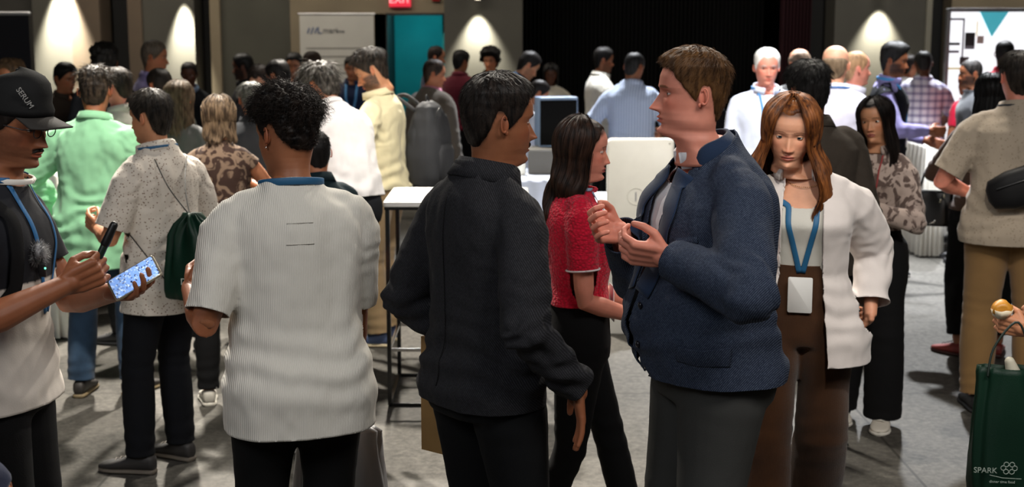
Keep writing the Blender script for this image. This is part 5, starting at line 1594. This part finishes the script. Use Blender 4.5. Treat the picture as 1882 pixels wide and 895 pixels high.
# H: pale green shirt ------------------------------------------------------------------------
H_ = person('H', 180, 343, -6, 'man in a pale green long-sleeved shirt and jeans, back turned', dict(H=1.80, w=1.02, head=(12, 12, 0), lean=3,
    armL=dict(t=(-.30, .16, 1.02), pole=(-1, -.8, -.2), n=(1, 0, 0)), armR=dict(t=(.18, .28, 1.10), pole=(1, -.6, -.5), n=(-1, 0, 0)),
    legL=dict(f=(-.14, 0)), legR=dict(f=(.13, .06), yaw=-20)),
    dict(skin='brown', hair='0d0a08', hair2='3c3228', th=(.09, .02, .025), na=.04, style='wavy', nf=12, lift=.3, mess=.3, ns=2600, seed=2), dict(kind='shirt', mat=fabric('86bd95'), hem=-.125, off=.024, flare=.03, loose=1.5, foldamp=2.7), dict(mat=fabric('1c2f42', 'denim', '3a536e'), fit=(.014, .018, .028)), shoes=('2a2622', '8a7a5c'))

# I: woman in a patterned sleeveless top ----------------------------------------------------------
I_ = person('I', 408, 350, 8, 'woman with loose light brown hair in a dark patterned sleeveless top, back turned', dict(H=1.66, sex='f', w=1.02, head=(6, 8, 0),
    armL=dict(t=(-.2, .18, .98)), armR=dict(t=(.14, .26, 1.16), pole=(1, -.6, -.7), curl=.8)),
    dict(skin='tan', hair='2c211a', hair2='8a735a', style='long', len=.17, a0=95, flare=.00, wave=.04, th=(.05, .03, .03), seed=14, tipin=1.0), dict(kind='tee', sleeve=.10, mat=fabric('3a2a24', 'floral', '7a6656'), hem=.02), dict(mat=fabric('0c0c0e')), shoes=('b8b4aa', 'd8d4c8'))
pw = wp(I_[0], I_[1], I_[0].arm['R']['wr']+v3(-.0, .06, .05))
g = G(); g.tube([(-.07, 0, 0), (.07, .02, .012)], .004, 10)
t = tag(g.build('white_pen', [plain('e8e8e8', .4)]), 'white pen in the hand of the woman in the patterned sleeveless top', 'pen'); t.location = pw

# J, K: the two men at the middle --------------------------------------------------------------------
J_ = person('J', 622, 318, 42, 'man with wavy dark hair in a bright white shirt leaning forward', dict(H=1.86, w=1.05, lean=20, stoop=10, head=(8, 30, 0), hip=(0, -.06),
    armL=dict(t=(-.2, .45, 1.0), pole=(-1, -.5, -.4)), armR=dict(t=(.2, .42, .98), pole=(1, -.6, -.3))),
    dict(skin='tan', hair='14110f', hair2='55504a', style='wavy', th=(.10, .06, .07), na=.05, nf=8, ns=2600, sl=.2, cr=.02, seed=7, lift=.2, mess=.2), dict(kind='shirt', mat=fabric('e2dfe0'), hem=.02, off=.024, flare=.01, loose=1.3, foldamp=2.3, sleeve=1.3), dict(mat=fabric('15171c')))
K_ = person('K', 702, 293, 76, 'bearded man in a cream tee and khaki trousers looking down', dict(H=1.88, w=.96, head=(10, 26, 0), lean=2,
    armL=dict(t=(-.12, .30, 1.02), pole=(-.8, -1, -.4), d=(.2, .7, -.6), curl=.3), armR=dict(t=(.1, .34, 1.05), pole=(1, -.8, -.6))),
    dict(skin='olive', hair='0e0b09', hair2='3a3028', th=(.09, .015, .03), na=.04, quiff=.04, style='wavy', beard=1.0, ns=2400, seed=12, nose=1.15, lift=.2), dict(kind='tee', mat=fabric('ddd3ae'), collar='shirt', hem=.0, off=.018, sleeve=.78, loose=1.5, foldamp=2.0), dict(mat=fabric('9a8262'), fit=(.018, .026, .034)), shoes=('4a5a80', 'c8b898'), lod=0)
def backpack(px, k, z, yaw, label, w=.15, h=.25, d=.09, col='2c2d31'):
    m = fabric(col, rough=.7); t = empty('backpack', P3(px, k, z), math.radians(yaw), label, 'backpack')
    g = G()
    g.loft([((0, -.01*math.sin(q*3.1), q*2*h), (w*r_, 0, 0), (0, d*r2, 0), 3.2) for q, r_, r2 in ((0, .75, .6), (.02, .92, .85), (.12, 1.0, 1.05), (.35, 1.02, 1.15), (.6, .98, 1.0), (.8, .85, .8), (.93, .62, .55), (1.0, .3, .25))], 40)
    me = g.remesh(.008, 4); V = mverts(me); N = mnorm(me); setverts(me, V+N*(.012*vn(V*[9, 9, 5], 3)+.009*np.abs(vn(V*[22, 22, 9], 4)))[:, None])
    newmesh_obj('pack_body', me, [m], t)
    g = G(); g.loft([((0, -d*1.02, .05+q*.22), (w*.72*r_, 0, 0), (0, .035*r_, 0), 3) for q, r_ in ((0, .8), (.05, 1), (.8, 1), (1, .7))], 28); g.build('front_pocket', [m], t)
    for sg in (-1, 1): tube_obj('shoulder_strap', smooth_pts([(sg*w*.5, d*.6, 2*h*.9), (sg*w*.62, d*1.9, 2*h*1.05), (sg*w*.72, d*3.1, 2*h*.85), (sg*w*.72, d*2.6, 2*h*.35), (sg*w*.6, d*.8, .06)], 30), .013, m, t, 8)
    tube_obj('grab_loop', smooth_pts([(-.03, 0, 2*h-.02), (0, .01, 2*h+.035), (.03, 0, 2*h-.02)], 10), .005, m, t, 6)
    tube_obj('zip', smooth_pts([(-w*.8, -d*.55, h*.6), (-w*.62, -d*.75, h*1.5), (0, -d*.75, h*1.85), (w*.62, -d*.75, h*1.5), (w*.8, -d*.55, h*.6)], 24), .003, plain('0c0c0c', .4), t, 6)
    return t
backpack(788, 288, 2-(338-48)/288, 72, 'dark grey backpack worn by the bearded man in the cream tee', w=.16, h=.27, d=.11, col='37383b')

# L .. S: the group behind the middle -----------------------------------------------------------------
person('L', 793, 218, -38, 'man in a taupe jacket with a pink shirt collar', dict(H=1.74, w=1.02, head=(-38, 8, 0)), dict(skin='tan', hair='1c1511', hair2='4a3c32', th=(.05, .03, .035), recede=.3), dict(kind='jacket', mat=fabric('5d554c'), collarmat=fabric('c87f98')), dict(mat=fabric('14161c')))
person('M', 797, 165, -80, 'man in a navy polo standing in front of the teal doorway', dict(H=1.80, head=(0, 8, 0)), dict(skin='tan', hair='1a120e', recede=.6, th=(.03, .02, .02)), dict(kind='polo', mat=fabric('1c2440')))
person('N', 845, 172, -20, 'man in a maroon shirt, back turned, right of the doorway', dict(H=1.76, head=(-20, 10, 0)), dict(skin='brown', hair='0b0908'), dict(kind='shirt', mat=fabric('5a0f22')))
person('O', 902, 158, 168, 'person with a large round dark afro and black top', dict(H=1.74, head=(0, 5, 0)), dict(skin='tan', style='afro', hair='0d0a09', th=(.24, .20, .22), na=.06, nf=7, fringe=-.02), dict(kind='shirt', mat=fabric('141416')))
person('P', 942, 200, -72, 'dark-haired man in dark blue bending over the tables', dict(H=1.84, lean=18, stoop=12, head=(0, 32, 0), hip=(0, -.05), armL=dict(t=(-.2, .5, 1.0)), armR=dict(t=(.2, .5, 1.0))), dict(skin='olive', hair='0e0b0a', th=(.07, .03, .035), beard=.4), dict(kind='shirt', mat=fabric('1c2a3c')), extra=lambda s, r_, o: lanyard(s, o, r_, '2c5f8c'))
person('Q', 1012, 172, 178, 'woman with black hair in a cream ruffled top looking down', dict(H=1.64, sex='f', head=(0, 22, 0), lean=6, armL=dict(t=(-.16, .3, 1.0), pole=(-1, -.5, -.5)), armR=dict(t=(.16, .3, 1.0), pole=(1, -.5, -.5))), dict(skin='dark', style='long', len=.22, hair='090707', a0=62, flare=.02, th=(.06, .04, .04)), dict(kind='tee', sleeve=.35, mat=fabric('d8cfb8')))
person('Q2', 966, 214, -60, 'person in a loose white tee reaching over the tables', dict(H=1.58, lean=16, head=(-10, 25, 0), armR=dict(t=(.16, .42, 1.12), pole=(1, -.4, -.6)), armL=dict(t=(-.16, .42, 1.05))), dict(skin='tan', hair='120d0b'), dict(kind='tee', sleeve=.8, mat=fabric('dfe0e6'), loose=1.6))
person('R', 1102, 186, -72, 'man in an off-white shirt in front of the black curtain', dict(H=1.81, head=(-5, 6, 0), armR=dict(t=(.2, .25, 1.05)), armL=dict(t=(-.2, .25, 1.05))), dict(skin='brown', hair='0b0908', th=(.06, .025, .03), beard=.5), dict(kind='shirt', mat=fabric('d6d2c6'), sleeve=1.2, foldamp=1.3))
person('S', 1160, 216, -18, 'man in a light blue striped shirt with rolled sleeves, back turned', dict(H=1.80, w=1.1, head=(-18, 16, 0), lean=3, armL=dict(t=(-.24, .14, 1.0), pole=(-1, -.9, 0)), armR=dict(t=(.2, .34, 1.08), pole=(1, -.9, -.3))), dict(skin='brown', hair='0c0b0b', hair2='2e2c2c', th=(.03, .012, .015)), dict(kind='shirt', mat=fabric('c8d2e6', 'stripe', 'a4b4d0'), sleeve=1.25, hem=-.06, loose=1.5, foldamp=1.8), dict(mat=fabric('1a1c24')))

# T .. AG: right half ----------------------------------------------------------------------------------
person('T', 1402, 260, -172, 'white-haired man in a pale blue shirt', dict(H=1.86, w=1.12, head=(-10, 4, 0)), dict(skin='pink', hair='cfcac2', hair2='efece6', th=(.07, .035, .04), browc='c8c0b8', recede=.2, na=.02), dict(kind='shirt', mat=fabric('cfd4e4'), foldamp=1.2), extra=lambda s, r_, o: lanyard(s, o, r_, '3a7ab0'))
person('U', 1466, 226, 10, 'person with thinning grey hair behind the white-haired man', dict(H=1.84), dict(skin='fair', hair='6b5a4c', bald=.35, th=(.03, .03, .03)), dict(kind='shirt', mat=fabric('8a8a8a')))
person('V', 1527, 284, -12, 'bald man with a grey fringe of hair in a white shirt, back turned', dict(H=1.90, w=1.12, head=(-6, 4, 0)), dict(skin='fair', hair='6d5b48', bald=.75, th=(.02, .02, .025), scalpc=.6), dict(kind='shirt', mat=fabric('d6d3e2'), foldamp=1.2), dict(mat=fabric('1c2130')), extra=lambda s, r_, o: lanyard(s, o, r_, '2c5f9c', neckonly=True))
person('W', 1560, 252, -78, 'fair man with receding hair in a white shirt beside the bald man', dict(H=1.84, head=(0, 0, 0)), dict(skin='pink', hair='8a6a4c', th=(.02, .015, .02), recede=1.0), dict(kind='shirt', mat=fabric('dcd9e4')))
person('X', 1480, 405, 12, 'man with thick black hair in a dark taupe blazer, back turned', dict(H=1.86, w=1.08, side=-2, head=(4, 6, -4), hip=(.02, 0), armR=dict(t=(.26, .06, .93)), armL=dict(t=(-.24, .1, .95))), dict(skin='dark', hair='070606', hair2='1a1818', th=(.08, .03, .045), na=.03, ns=3600, lift=.2, sl=.12, seed=15), dict(kind='blazer', mat=fabric('2e2822', 'tweed', '3a332c'), hem=-.05), dict(mat=fabric('08080a')), lod=0)
def exY(s, root, o): lanyard(s, o, root, '8a2a2a', badge=False, w=.004)
Y_ = person('Y', 1604, 367, 152, 'woman with long black hair in a pale floral blouse and black wide trousers', dict(H=1.67, sex='f', head=(-6, 2, 6), lean=0, armL=dict(t=(-.03, .24, 1.12), pole=(-1, -.4, -.9), d=(1, .3, .1), n=(0, -1, 0)), armR=dict(t=(.05, .20, 1.08), pole=(1, -.4, -.9), d=(-1, .3, .1), n=(0, -1, 0)), legL=dict(f=(-.10, .05)), legR=dict(f=(.14, 0), yaw=25)),
    dict(skin='olive', style='long', hair='0b0807', hair2='241a16', len=.40, a0=52, th=(.05, .03, .03), flare=.03, shift=-.05, seed=5, lipc='8a3a38', nose=.85, lidu=.4), dict(kind='shirt', mat=fabric('a8968c', 'floral', '5a4a44', 1.0), hem=.065, off=.018, loose=1.3, foldamp=1.4, gap=.6), dict(mat=fabric('0a0a0c'), waist=.11, fit=(.016, .040, .055), ankle=.03), shoes=('cfc8bc', 'e0dcd2'), lod=0, extra=exY)
person('Z', 1628, 232, -112, 'bearded man with swept-back black hair in a black vest over lavender sleeves', dict(H=1.88, w=1.02, head=(0, 6, 0), armR=dict(t=(.15, .34, 1.2), pole=(1, -.6, -.8)), armL=dict(t=(-.15, .3, 1.1))), dict(skin='brown', hair='0b0a0a', hair2='262524', th=(.12, .03, .06), quiff=.05, beard=1.0), dict(kind='shirt', mat=fabric('8d86b8')), dict(mat=fabric('0c0e14')), shoes=('2a2a2c', 'd8d4d0'),
    extra=lambda s, r_, o: (top_build(s, 1, r_, 'vest', fabric('101217'), sleeve=.03, off=.024, hem=-.01, neck=.298), lanyard(s, o, r_, '3f9ad8', w=.012)))
person('AA2', 1664, 168, -60, 'person with dark hair in a white tee between the bearded man and the plaid shirt', dict(H=1.70, armL=dict(t=(-.15, .3, 1.2)), armR=dict(t=(.15, .3, 1.2))), dict(skin='brown', hair='120d0b'), dict(kind='tee', mat=fabric('dcdcdc')))
person('AA', 1692, 190, -6, 'man in a white and lilac plaid shirt and blue jeans, back turned', dict(H=1.78, w=1.04, head=(0, 22, 0), armL=dict(t=(-.24, .2, 1.0), pole=(-1, -.6, 0)), armR=dict(t=(.2, .3, 1.0), pole=(1, -.6, 0)), legR=dict(f=(.14, .06)), legL=dict(f=(-.13, -.02))), dict(skin='dark', hair='131110', hair2='2c2a28', th=(.04, .02, .02)), dict(kind='polo', mat=fabric('e4e2ec', 'plaid', 'b9b6cc'), hem=-.06, sleeve=.9, loose=1.5, foldamp=1.3), dict(mat=fabric('2c4560', 'denim', '4a6c92'), fit=(.016, .022, .03)), shoes=('d8d6d0', 'e8e6e0'))
person('AB', 1784, 216, 84, 'bearded man in a grey shirt facing the display wall, in profile', dict(H=1.74, head=(0, 4, 0)), dict(skin='brown', hair='0e0b0a', hair2='3a3634', th=(.03, .02, .02), beard=1.0), dict(kind='tee', mat=fabric('4a4c50')))
person('AC', 1838, 190, -14, 'man with cropped black hair in a red polo facing the display wall', dict(H=1.88, head=(-25, 4, 0)), dict(skin='brown', hair='0c0b0b', th=(.03, .015, .02)), dict(kind='polo', mat=fabric('b01830')))
person('AD', 1776, 199, 30, 'person in a red tee almost hidden behind the bearded man in grey', dict(H=1.60), dict(skin='brown', hair='0e0b0a'), dict(kind='tee', mat=fabric('c01838')))
AE = person('AE', 1818, 306, -12, 'woman with long black hair in a brown cardigan and black trousers, back turned', dict(H=1.74, sex='f', w=1.05, head=(-5, 10, 0), hip=(-.02, 0), armL=dict(t=(-.20, .26, 1.17), pole=(-.8, -1, -.6)), armR=dict(t=(.2, .2, 1.0)), legL=dict(f=(-.13, .0), yaw=45), legR=dict(f=(.10, .04))),
    dict(skin='brown', style='long', len=.30, a0=80, hair='060505', hair2='141211', th=(.05, .03, .03), seed=7), dict(kind='shirt', mat=fabric('4e3a2e'), hem=-.01, foldamp=1.3), dict(mat=fabric('060608'), waist=.08, fit=(.012, .022, .028), ankle=.11), shoes=('7a2a24', '3a1a18'))
hb = wp(AE[0], AE[1], AE[0].arm['L']['el']*.65+AE[0].arm['L']['wr']*.35)
t = cloth_bag('black_handbag', (hb[0]-.03, hb[1]-.0, hb[2]-.345), math.radians(-25), .135, .06, .21, plain('0c0c0c', .4), 'black handbag with small gold and silver trinkets hanging beside the woman in the brown cardigan', 'bag', top=.95, fold=.006)
tube_obj('handle', smooth_pts([(-.09, 0, .20), (-.05, .01, .34), (.0, .02, .38), (.05, .01, .34), (.09, 0, .20)], 18), .007, plain('0c0c0c', .4), t)
for i, (x, z, c) in enumerate(((-.06, .04, 'c8a848'), (-.05, .055, 'd8c070'), (.0, .02, 'd0d0d0'), (.02, .03, 'e0e0e0'), (.05, .16, 'b8b8a8'), (.07, .19, 'c8c8b8'))):
    g = G(); g.rbox((x, -.066, z), (.013, .006, .009), .004, rotm((1, 0, 0), 90)@rotm((0, 0, 1), 20*i)); g.build('trinket', [plain(c, .25, .8)], t)
def exAF(s, root, o):
    lanyard(s, o, root, '1c2430', neckonly=True)
AF = person('AF', 1858, 358, -14, 'man in a pale speckled shirt and khaki trousers with a black crossbody bag', dict(H=1.89, w=1.12, head=(14, 4, 0), armL=dict(t=(-.20, .20, 1.13), pole=(-1, -.8, -.6), curl=.6), armR=dict(t=(.2, .25, 1.1)), legL=dict(f=(-.13, 0)), legR=dict(f=(.14, 0))),
    dict(skin='pink', hair='15110e', hair2='3a322b', th=(.06, .025, .03), ns=3500, seed=3), dict(kind='polo', mat=fabric('a89a88', 'dots', '8a7c6a', 1.6), hem=-.055, off=.022, flare=.026, sleeve=.82, loose=1.5, foldamp=1.4), dict(mat=fabric('8a6a42'), fit=(.018, .026, .034)), lod=0, extra=exAF)
sF_, rF_ = AF[0], AF[1]
x_ = sF_.ring(.12, .03)
t = empty('crossbody_bag', wp(sF_, rF_, x_[0]-x_[2]*1.25+x_[1]*.12-v3(0, 0, .09)), math.radians(-14), 'black crossbody sling bag on the back of the man in the pale speckled shirt', 'bag')
g = G(); MB = rotm((0, 1, 0), -18); g.loft([(MB@v3(x, -.02, .06), MB@v3(0, 0, r_), v3(0, r2, 0), 3) for x, r_, r2 in ((-.16, .03, .02), (-.14, .07, .045), (-.05, .095, .06), (.06, .10, .062), (.14, .075, .045), (.16, .03, .02))], 32); g.build('pouch', [fabric('0e0e10', rough=.6)], t)
g = G(); g.tube([MB@v3(-.11, -.085, .09), MB@v3(.10, -.088, .10)], .003, 6); g.build('zip', [plain('3a3a3c', .3, .8)], t)
r1, r2 = sF_.ring(.26, .02), sF_.ring(.16, .03)
st = band(sF_, AF[2], [x_[0]-x_[2]*1.1+x_[1]*.4+v3(0, 0, -.02), sF_.ring(.16, .03)[0]-sF_.ring(.16, .03)[2]+sF_.ring(.16, .03)[1]*.75, sF_.ring(.19, .03)[0]+sF_.ring(.19, .03)[1]*1.0-v3(0, .06, 0)], .017, .006, fabric('0e0e10'), 'strap', None, .003)
st.location = rF_.location; st.rotation_euler = rF_.rotation_euler
bpy.context.view_layer.update()
mw = st.matrix_world.copy(); st.parent = t; st.matrix_parent_inverse = t.matrix_world.inverted() if False else Matrix.Identity(4)
tm = Matrix.Translation(t.location)@Matrix.Rotation(t.rotation_euler[2], 4, 'Z'); st.matrix_local = tm.inverted()@mw

AG = person('AG', 2012, 545, 62, 'person in an olive jacket mostly beyond the frame edge holding out a snack', dict(H=1.72, w=1.0, head=(30, 0, 0), armL=dict(t=(-.16, .20, 1.00), pole=(-1, -1, -.3), d=(.0, 1, .15), n=(1, -.1, .4), curl=.75, thumb=.7), armR=dict(t=(.16, .17, 1.0), pole=(1, -1, -.3), curl=.8)),
    dict(skin='olive', hair='120d0b'), dict(kind='shirt', mat=fabric('3c3a2c'), sleeve=1.6), dict(mat=fabric('14161c')))
sg_, rg_ = AG[0], AG[1]
hp2 = wp(sg_, rg_, sg_.arm['L']['wr']+nrm(sg_.arm['L']['hd'])*.085)
t = empty('wrapped_snack', v3(hp2)+v3(-.0, -.02, .055), 0, 'golden wrapped snack held by a hand at the right edge', 'snack')
g = G(); g.ball((0, 0, 0), (.035, .03, .028)); V = g.v[0]; g.v[0] = V+.006*vn(V*60, 2)[:, None]; g.build('pastry', [plain('c88a30', .4)], t)
g = G(); g.loft([((0, 0, z), (r_, 0, 0), (0, r_, 0)) for z, r_ in ((-.035, .012), (-.02, .03), (-.003, .036))], 20, caps=(True, False)); V = g.v[0]; g.v[0] = V+.004*vn(V*90, 3)[:, None]; o = g.build('wrapper', [plain('e8dcc0', .3)], t); solid(o, .001)
bz = 2-(912-48)/560
t = cloth_bag('tote_bag', P3(1856, 560, bz), math.radians(-6), .108, .075, .435, fabric('0a2a1c', rough=.5, sheen=.1), 'dark green tote bag with white print at the right edge', 'bag', top=.95, fold=.010, seed=6)
white_ink = plain('a8b4a8', .6)
text('printed_lettering', 'SPARK', (-.075, -.088, .105), .026, white_ink, t, rot=(math.pi/2, 0, 0), ext=.001)
text('printed_lettering', 'dinner time food', (-.02, -.088, .068), .012, white_ink, t, rot=(math.pi/2, 0, 0), ext=.001)
g = G()
for i in range(6):
    a = i*math.pi/3; th = np.linspace(0, 2*np.pi, 13)
    g.tube([(.0+.014*math.cos(a)*1.3+.008*math.cos(q), -.087, .115+.014*math.sin(a)+.008*math.sin(q)) for q in th], .0015, 6, rounded=False)
g.tube([(-.06, -.088, .09), (-.02, -.089, .082), (.04, -.088, .08)], .0012, 6); g.build('printed_logo', [white_ink], t)
tube_obj('handle', smooth_pts([(-.07, -.03, .41), (-.05, -.01, .50), (.02, .0, .585), (.06, -.01, .50), (.075, -.03, .41)], 22), .004, plain('0a1e14', .6), t)
g = G(); g.tube([(.02, .0, .30), (.015, -.01, .42), (.0, -.012, .455)], [.03, .024, .016], 16); o = g.build('wrapped_roll', [plain('c8c2ae', .5)]); o.location = t.location; tag(o, 'cream wrapped roll sticking out of the green tote bag', 'snack')

# left background ----------------------------------------------------------------------------------------
person('A0', -205, 765, -20, 'person in a grey-blue jacket cut off by the left edge', dict(H=1.72, w=1.0, armR=dict(t=(.265, .05, .90))), dict(skin='tan', hair='120d0b'), dict(kind='jacket', mat=fabric('3a4058')), lod=1)
person('a1', 36, 258, 150, 'person with tousled brown hair behind the black cap', dict(H=1.78), dict(skin='tan', hair='3a2c20', hair2='6a543e', th=(.10, .05, .06), na=.04, style='wavy'), dict(kind='shirt', mat=fabric('2a2622')))
person('a2', 122, 226, -118, 'person with dark hair in a dark brown coat by the lit wall', dict(H=1.72, head=(0, 10, 0)), dict(skin='tan', hair='0e0b09', th=(.08, .05, .05)), dict(kind='jacket', mat=fabric('3c3129')))
person('a3', 200, 242, 10, 'person with bushy black hair, tallest behind the pale green shirt', dict(H=1.87, head=(10, 8, 0)), dict(skin='brown', hair='0b0a09', hair2='2a2724', th=(.14, .08, .09), na=.05, style='wavy', nf=7), dict(kind='shirt', mat=fabric('2c2e33')))
person('a4', 232, 292, 62, 'man with short dark hair in an off-white tee between the green and speckled shirts', dict(H=1.76, head=(0, 14, 0)), dict(skin='pink', hair='14100d', hair2='3c342c', th=(.06, .02, .03)), dict(kind='polo', mat=fabric('c8c4ba')))
person('a5', 283, 225, -62, 'grey-haired man in a lavender shirt', dict(H=1.90, w=1.08, head=(-18, 4, 0)), dict(skin='tan', hair='4a4238', hair2='6e6458', th=(.05, .035, .04)), dict(kind='shirt', mat=fabric('9a8fc0')))
person('a6', 303, 258, 42, 'person with dark hair in a dark green jacket in front of the lavender shirt', dict(H=1.72, head=(0, 10, 0)), dict(skin='tan', hair='17120e', th=(.05, .04, .05)), dict(kind='jacket', mat=fabric('23261f')))
person('a7', 353, 196, 176, 'woman with cropped dark hair, blue lanyard and black vest', dict(H=1.69, sex='f', head=(8, 8, 0)), dict(skin='dark', hair='120d0b', th=(.03, .02, .03)), dict(kind='shirt', mat=fabric('8298b4')), extra=lambda s, r_, o: (top_build(s, 2, r_, 'vest', fabric('16181c'), sleeve=.03, off=.024, hem=.0, neck=.298, opening=(.05, .03, .28)), lanyard(s, o, r_, '4a88c0', w=.012)))
person('a8', 332, 300, -8, 'person with long light brown hair in a grey jacket', dict(H=1.69, sex='f', head=(0, 10, 0)), dict(skin='tan', style='long', len=.32, a0=70, hair='3c3024', hair2='6a5a48', th=(.05, .04, .04), seed=21), dict(kind='jacket', mat=fabric('4c4c4c')))
person('a9', 456, 196, 84, 'bearded man in black, in profile by the grey wall', dict(H=1.76, head=(0, 5, 0)), dict(skin='dark', hair='0c0a09', th=(.06, .03, .04), beard=1.0), dict(kind='shirt', mat=fabric('141416')))
person('a10', 488, 232, 172, 'person bowing a brightly lit forehead, dark brown hair', dict(H=1.74, lean=8, head=(0, 42, 0), hip=(0, 0)), dict(skin='fair', hair='1e1612', th=(.06, .04, .04), recede=.5), dict(kind='shirt', mat=fabric('3a3c42')))
person('a11', 522, 246, 52, 'man with straight black hair in a grey tee between the two central groups', dict(H=1.77, head=(0, 18, 0)), dict(skin='tan', hair='0d0b0a', th=(.06, .03, .035)), dict(kind='tee', mat=fabric('5a5a5e')))
person('a12', 468, 285, 20, 'person with short grey hair in a charcoal shirt', dict(H=1.66, head=(0, 10, 0)), dict(skin='brown', hair='2c2c2a', hair2='6a6a66', th=(.07, .04, .05), style='wavy'), dict(kind='shirt', mat=fabric('26282c')))
person('a13', 545, 182, 176, 'man with dark hair in a black shirt near the pale banner', dict(H=1.755, head=(0, 12, 0)), dict(skin='tan', hair='0d0b0a', th=(.05, .03, .03)), dict(kind='shirt', mat=fabric('18181a')))
person('a14', 577, 200, 10, 'person with brown hair in a dark shirt in front of the pale banner', dict(H=1.785, head=(0, 10, 0)), dict(skin='tan', hair='2a1e16', th=(.06, .04, .05)), dict(kind='shirt', mat=fabric('222226')))
person('a15', 650, 176, 176, 'person in a navy shirt with a light blue lanyard beyond the bearded man', dict(H=1.70, head=(0, 8, 0)), dict(skin='tan', hair='120f0d'), dict(kind='shirt', mat=fabric('1e2a4a')), extra=lambda s, r_, o: lanyard(s, o, r_, '5aa0dc', w=.012))
person('a16', 586, 395, 30, 'person in a dark teal shirt standing just beyond the curly-haired youth', dict(H=1.54, head=(0, 10, 0)), dict(skin='tan', hair='0e0b0a', th=(.03, .02, .02)), dict(kind='shirt', mat=fabric('0e2228')), dict(mat=fabric('0c0c10')), lod=1)
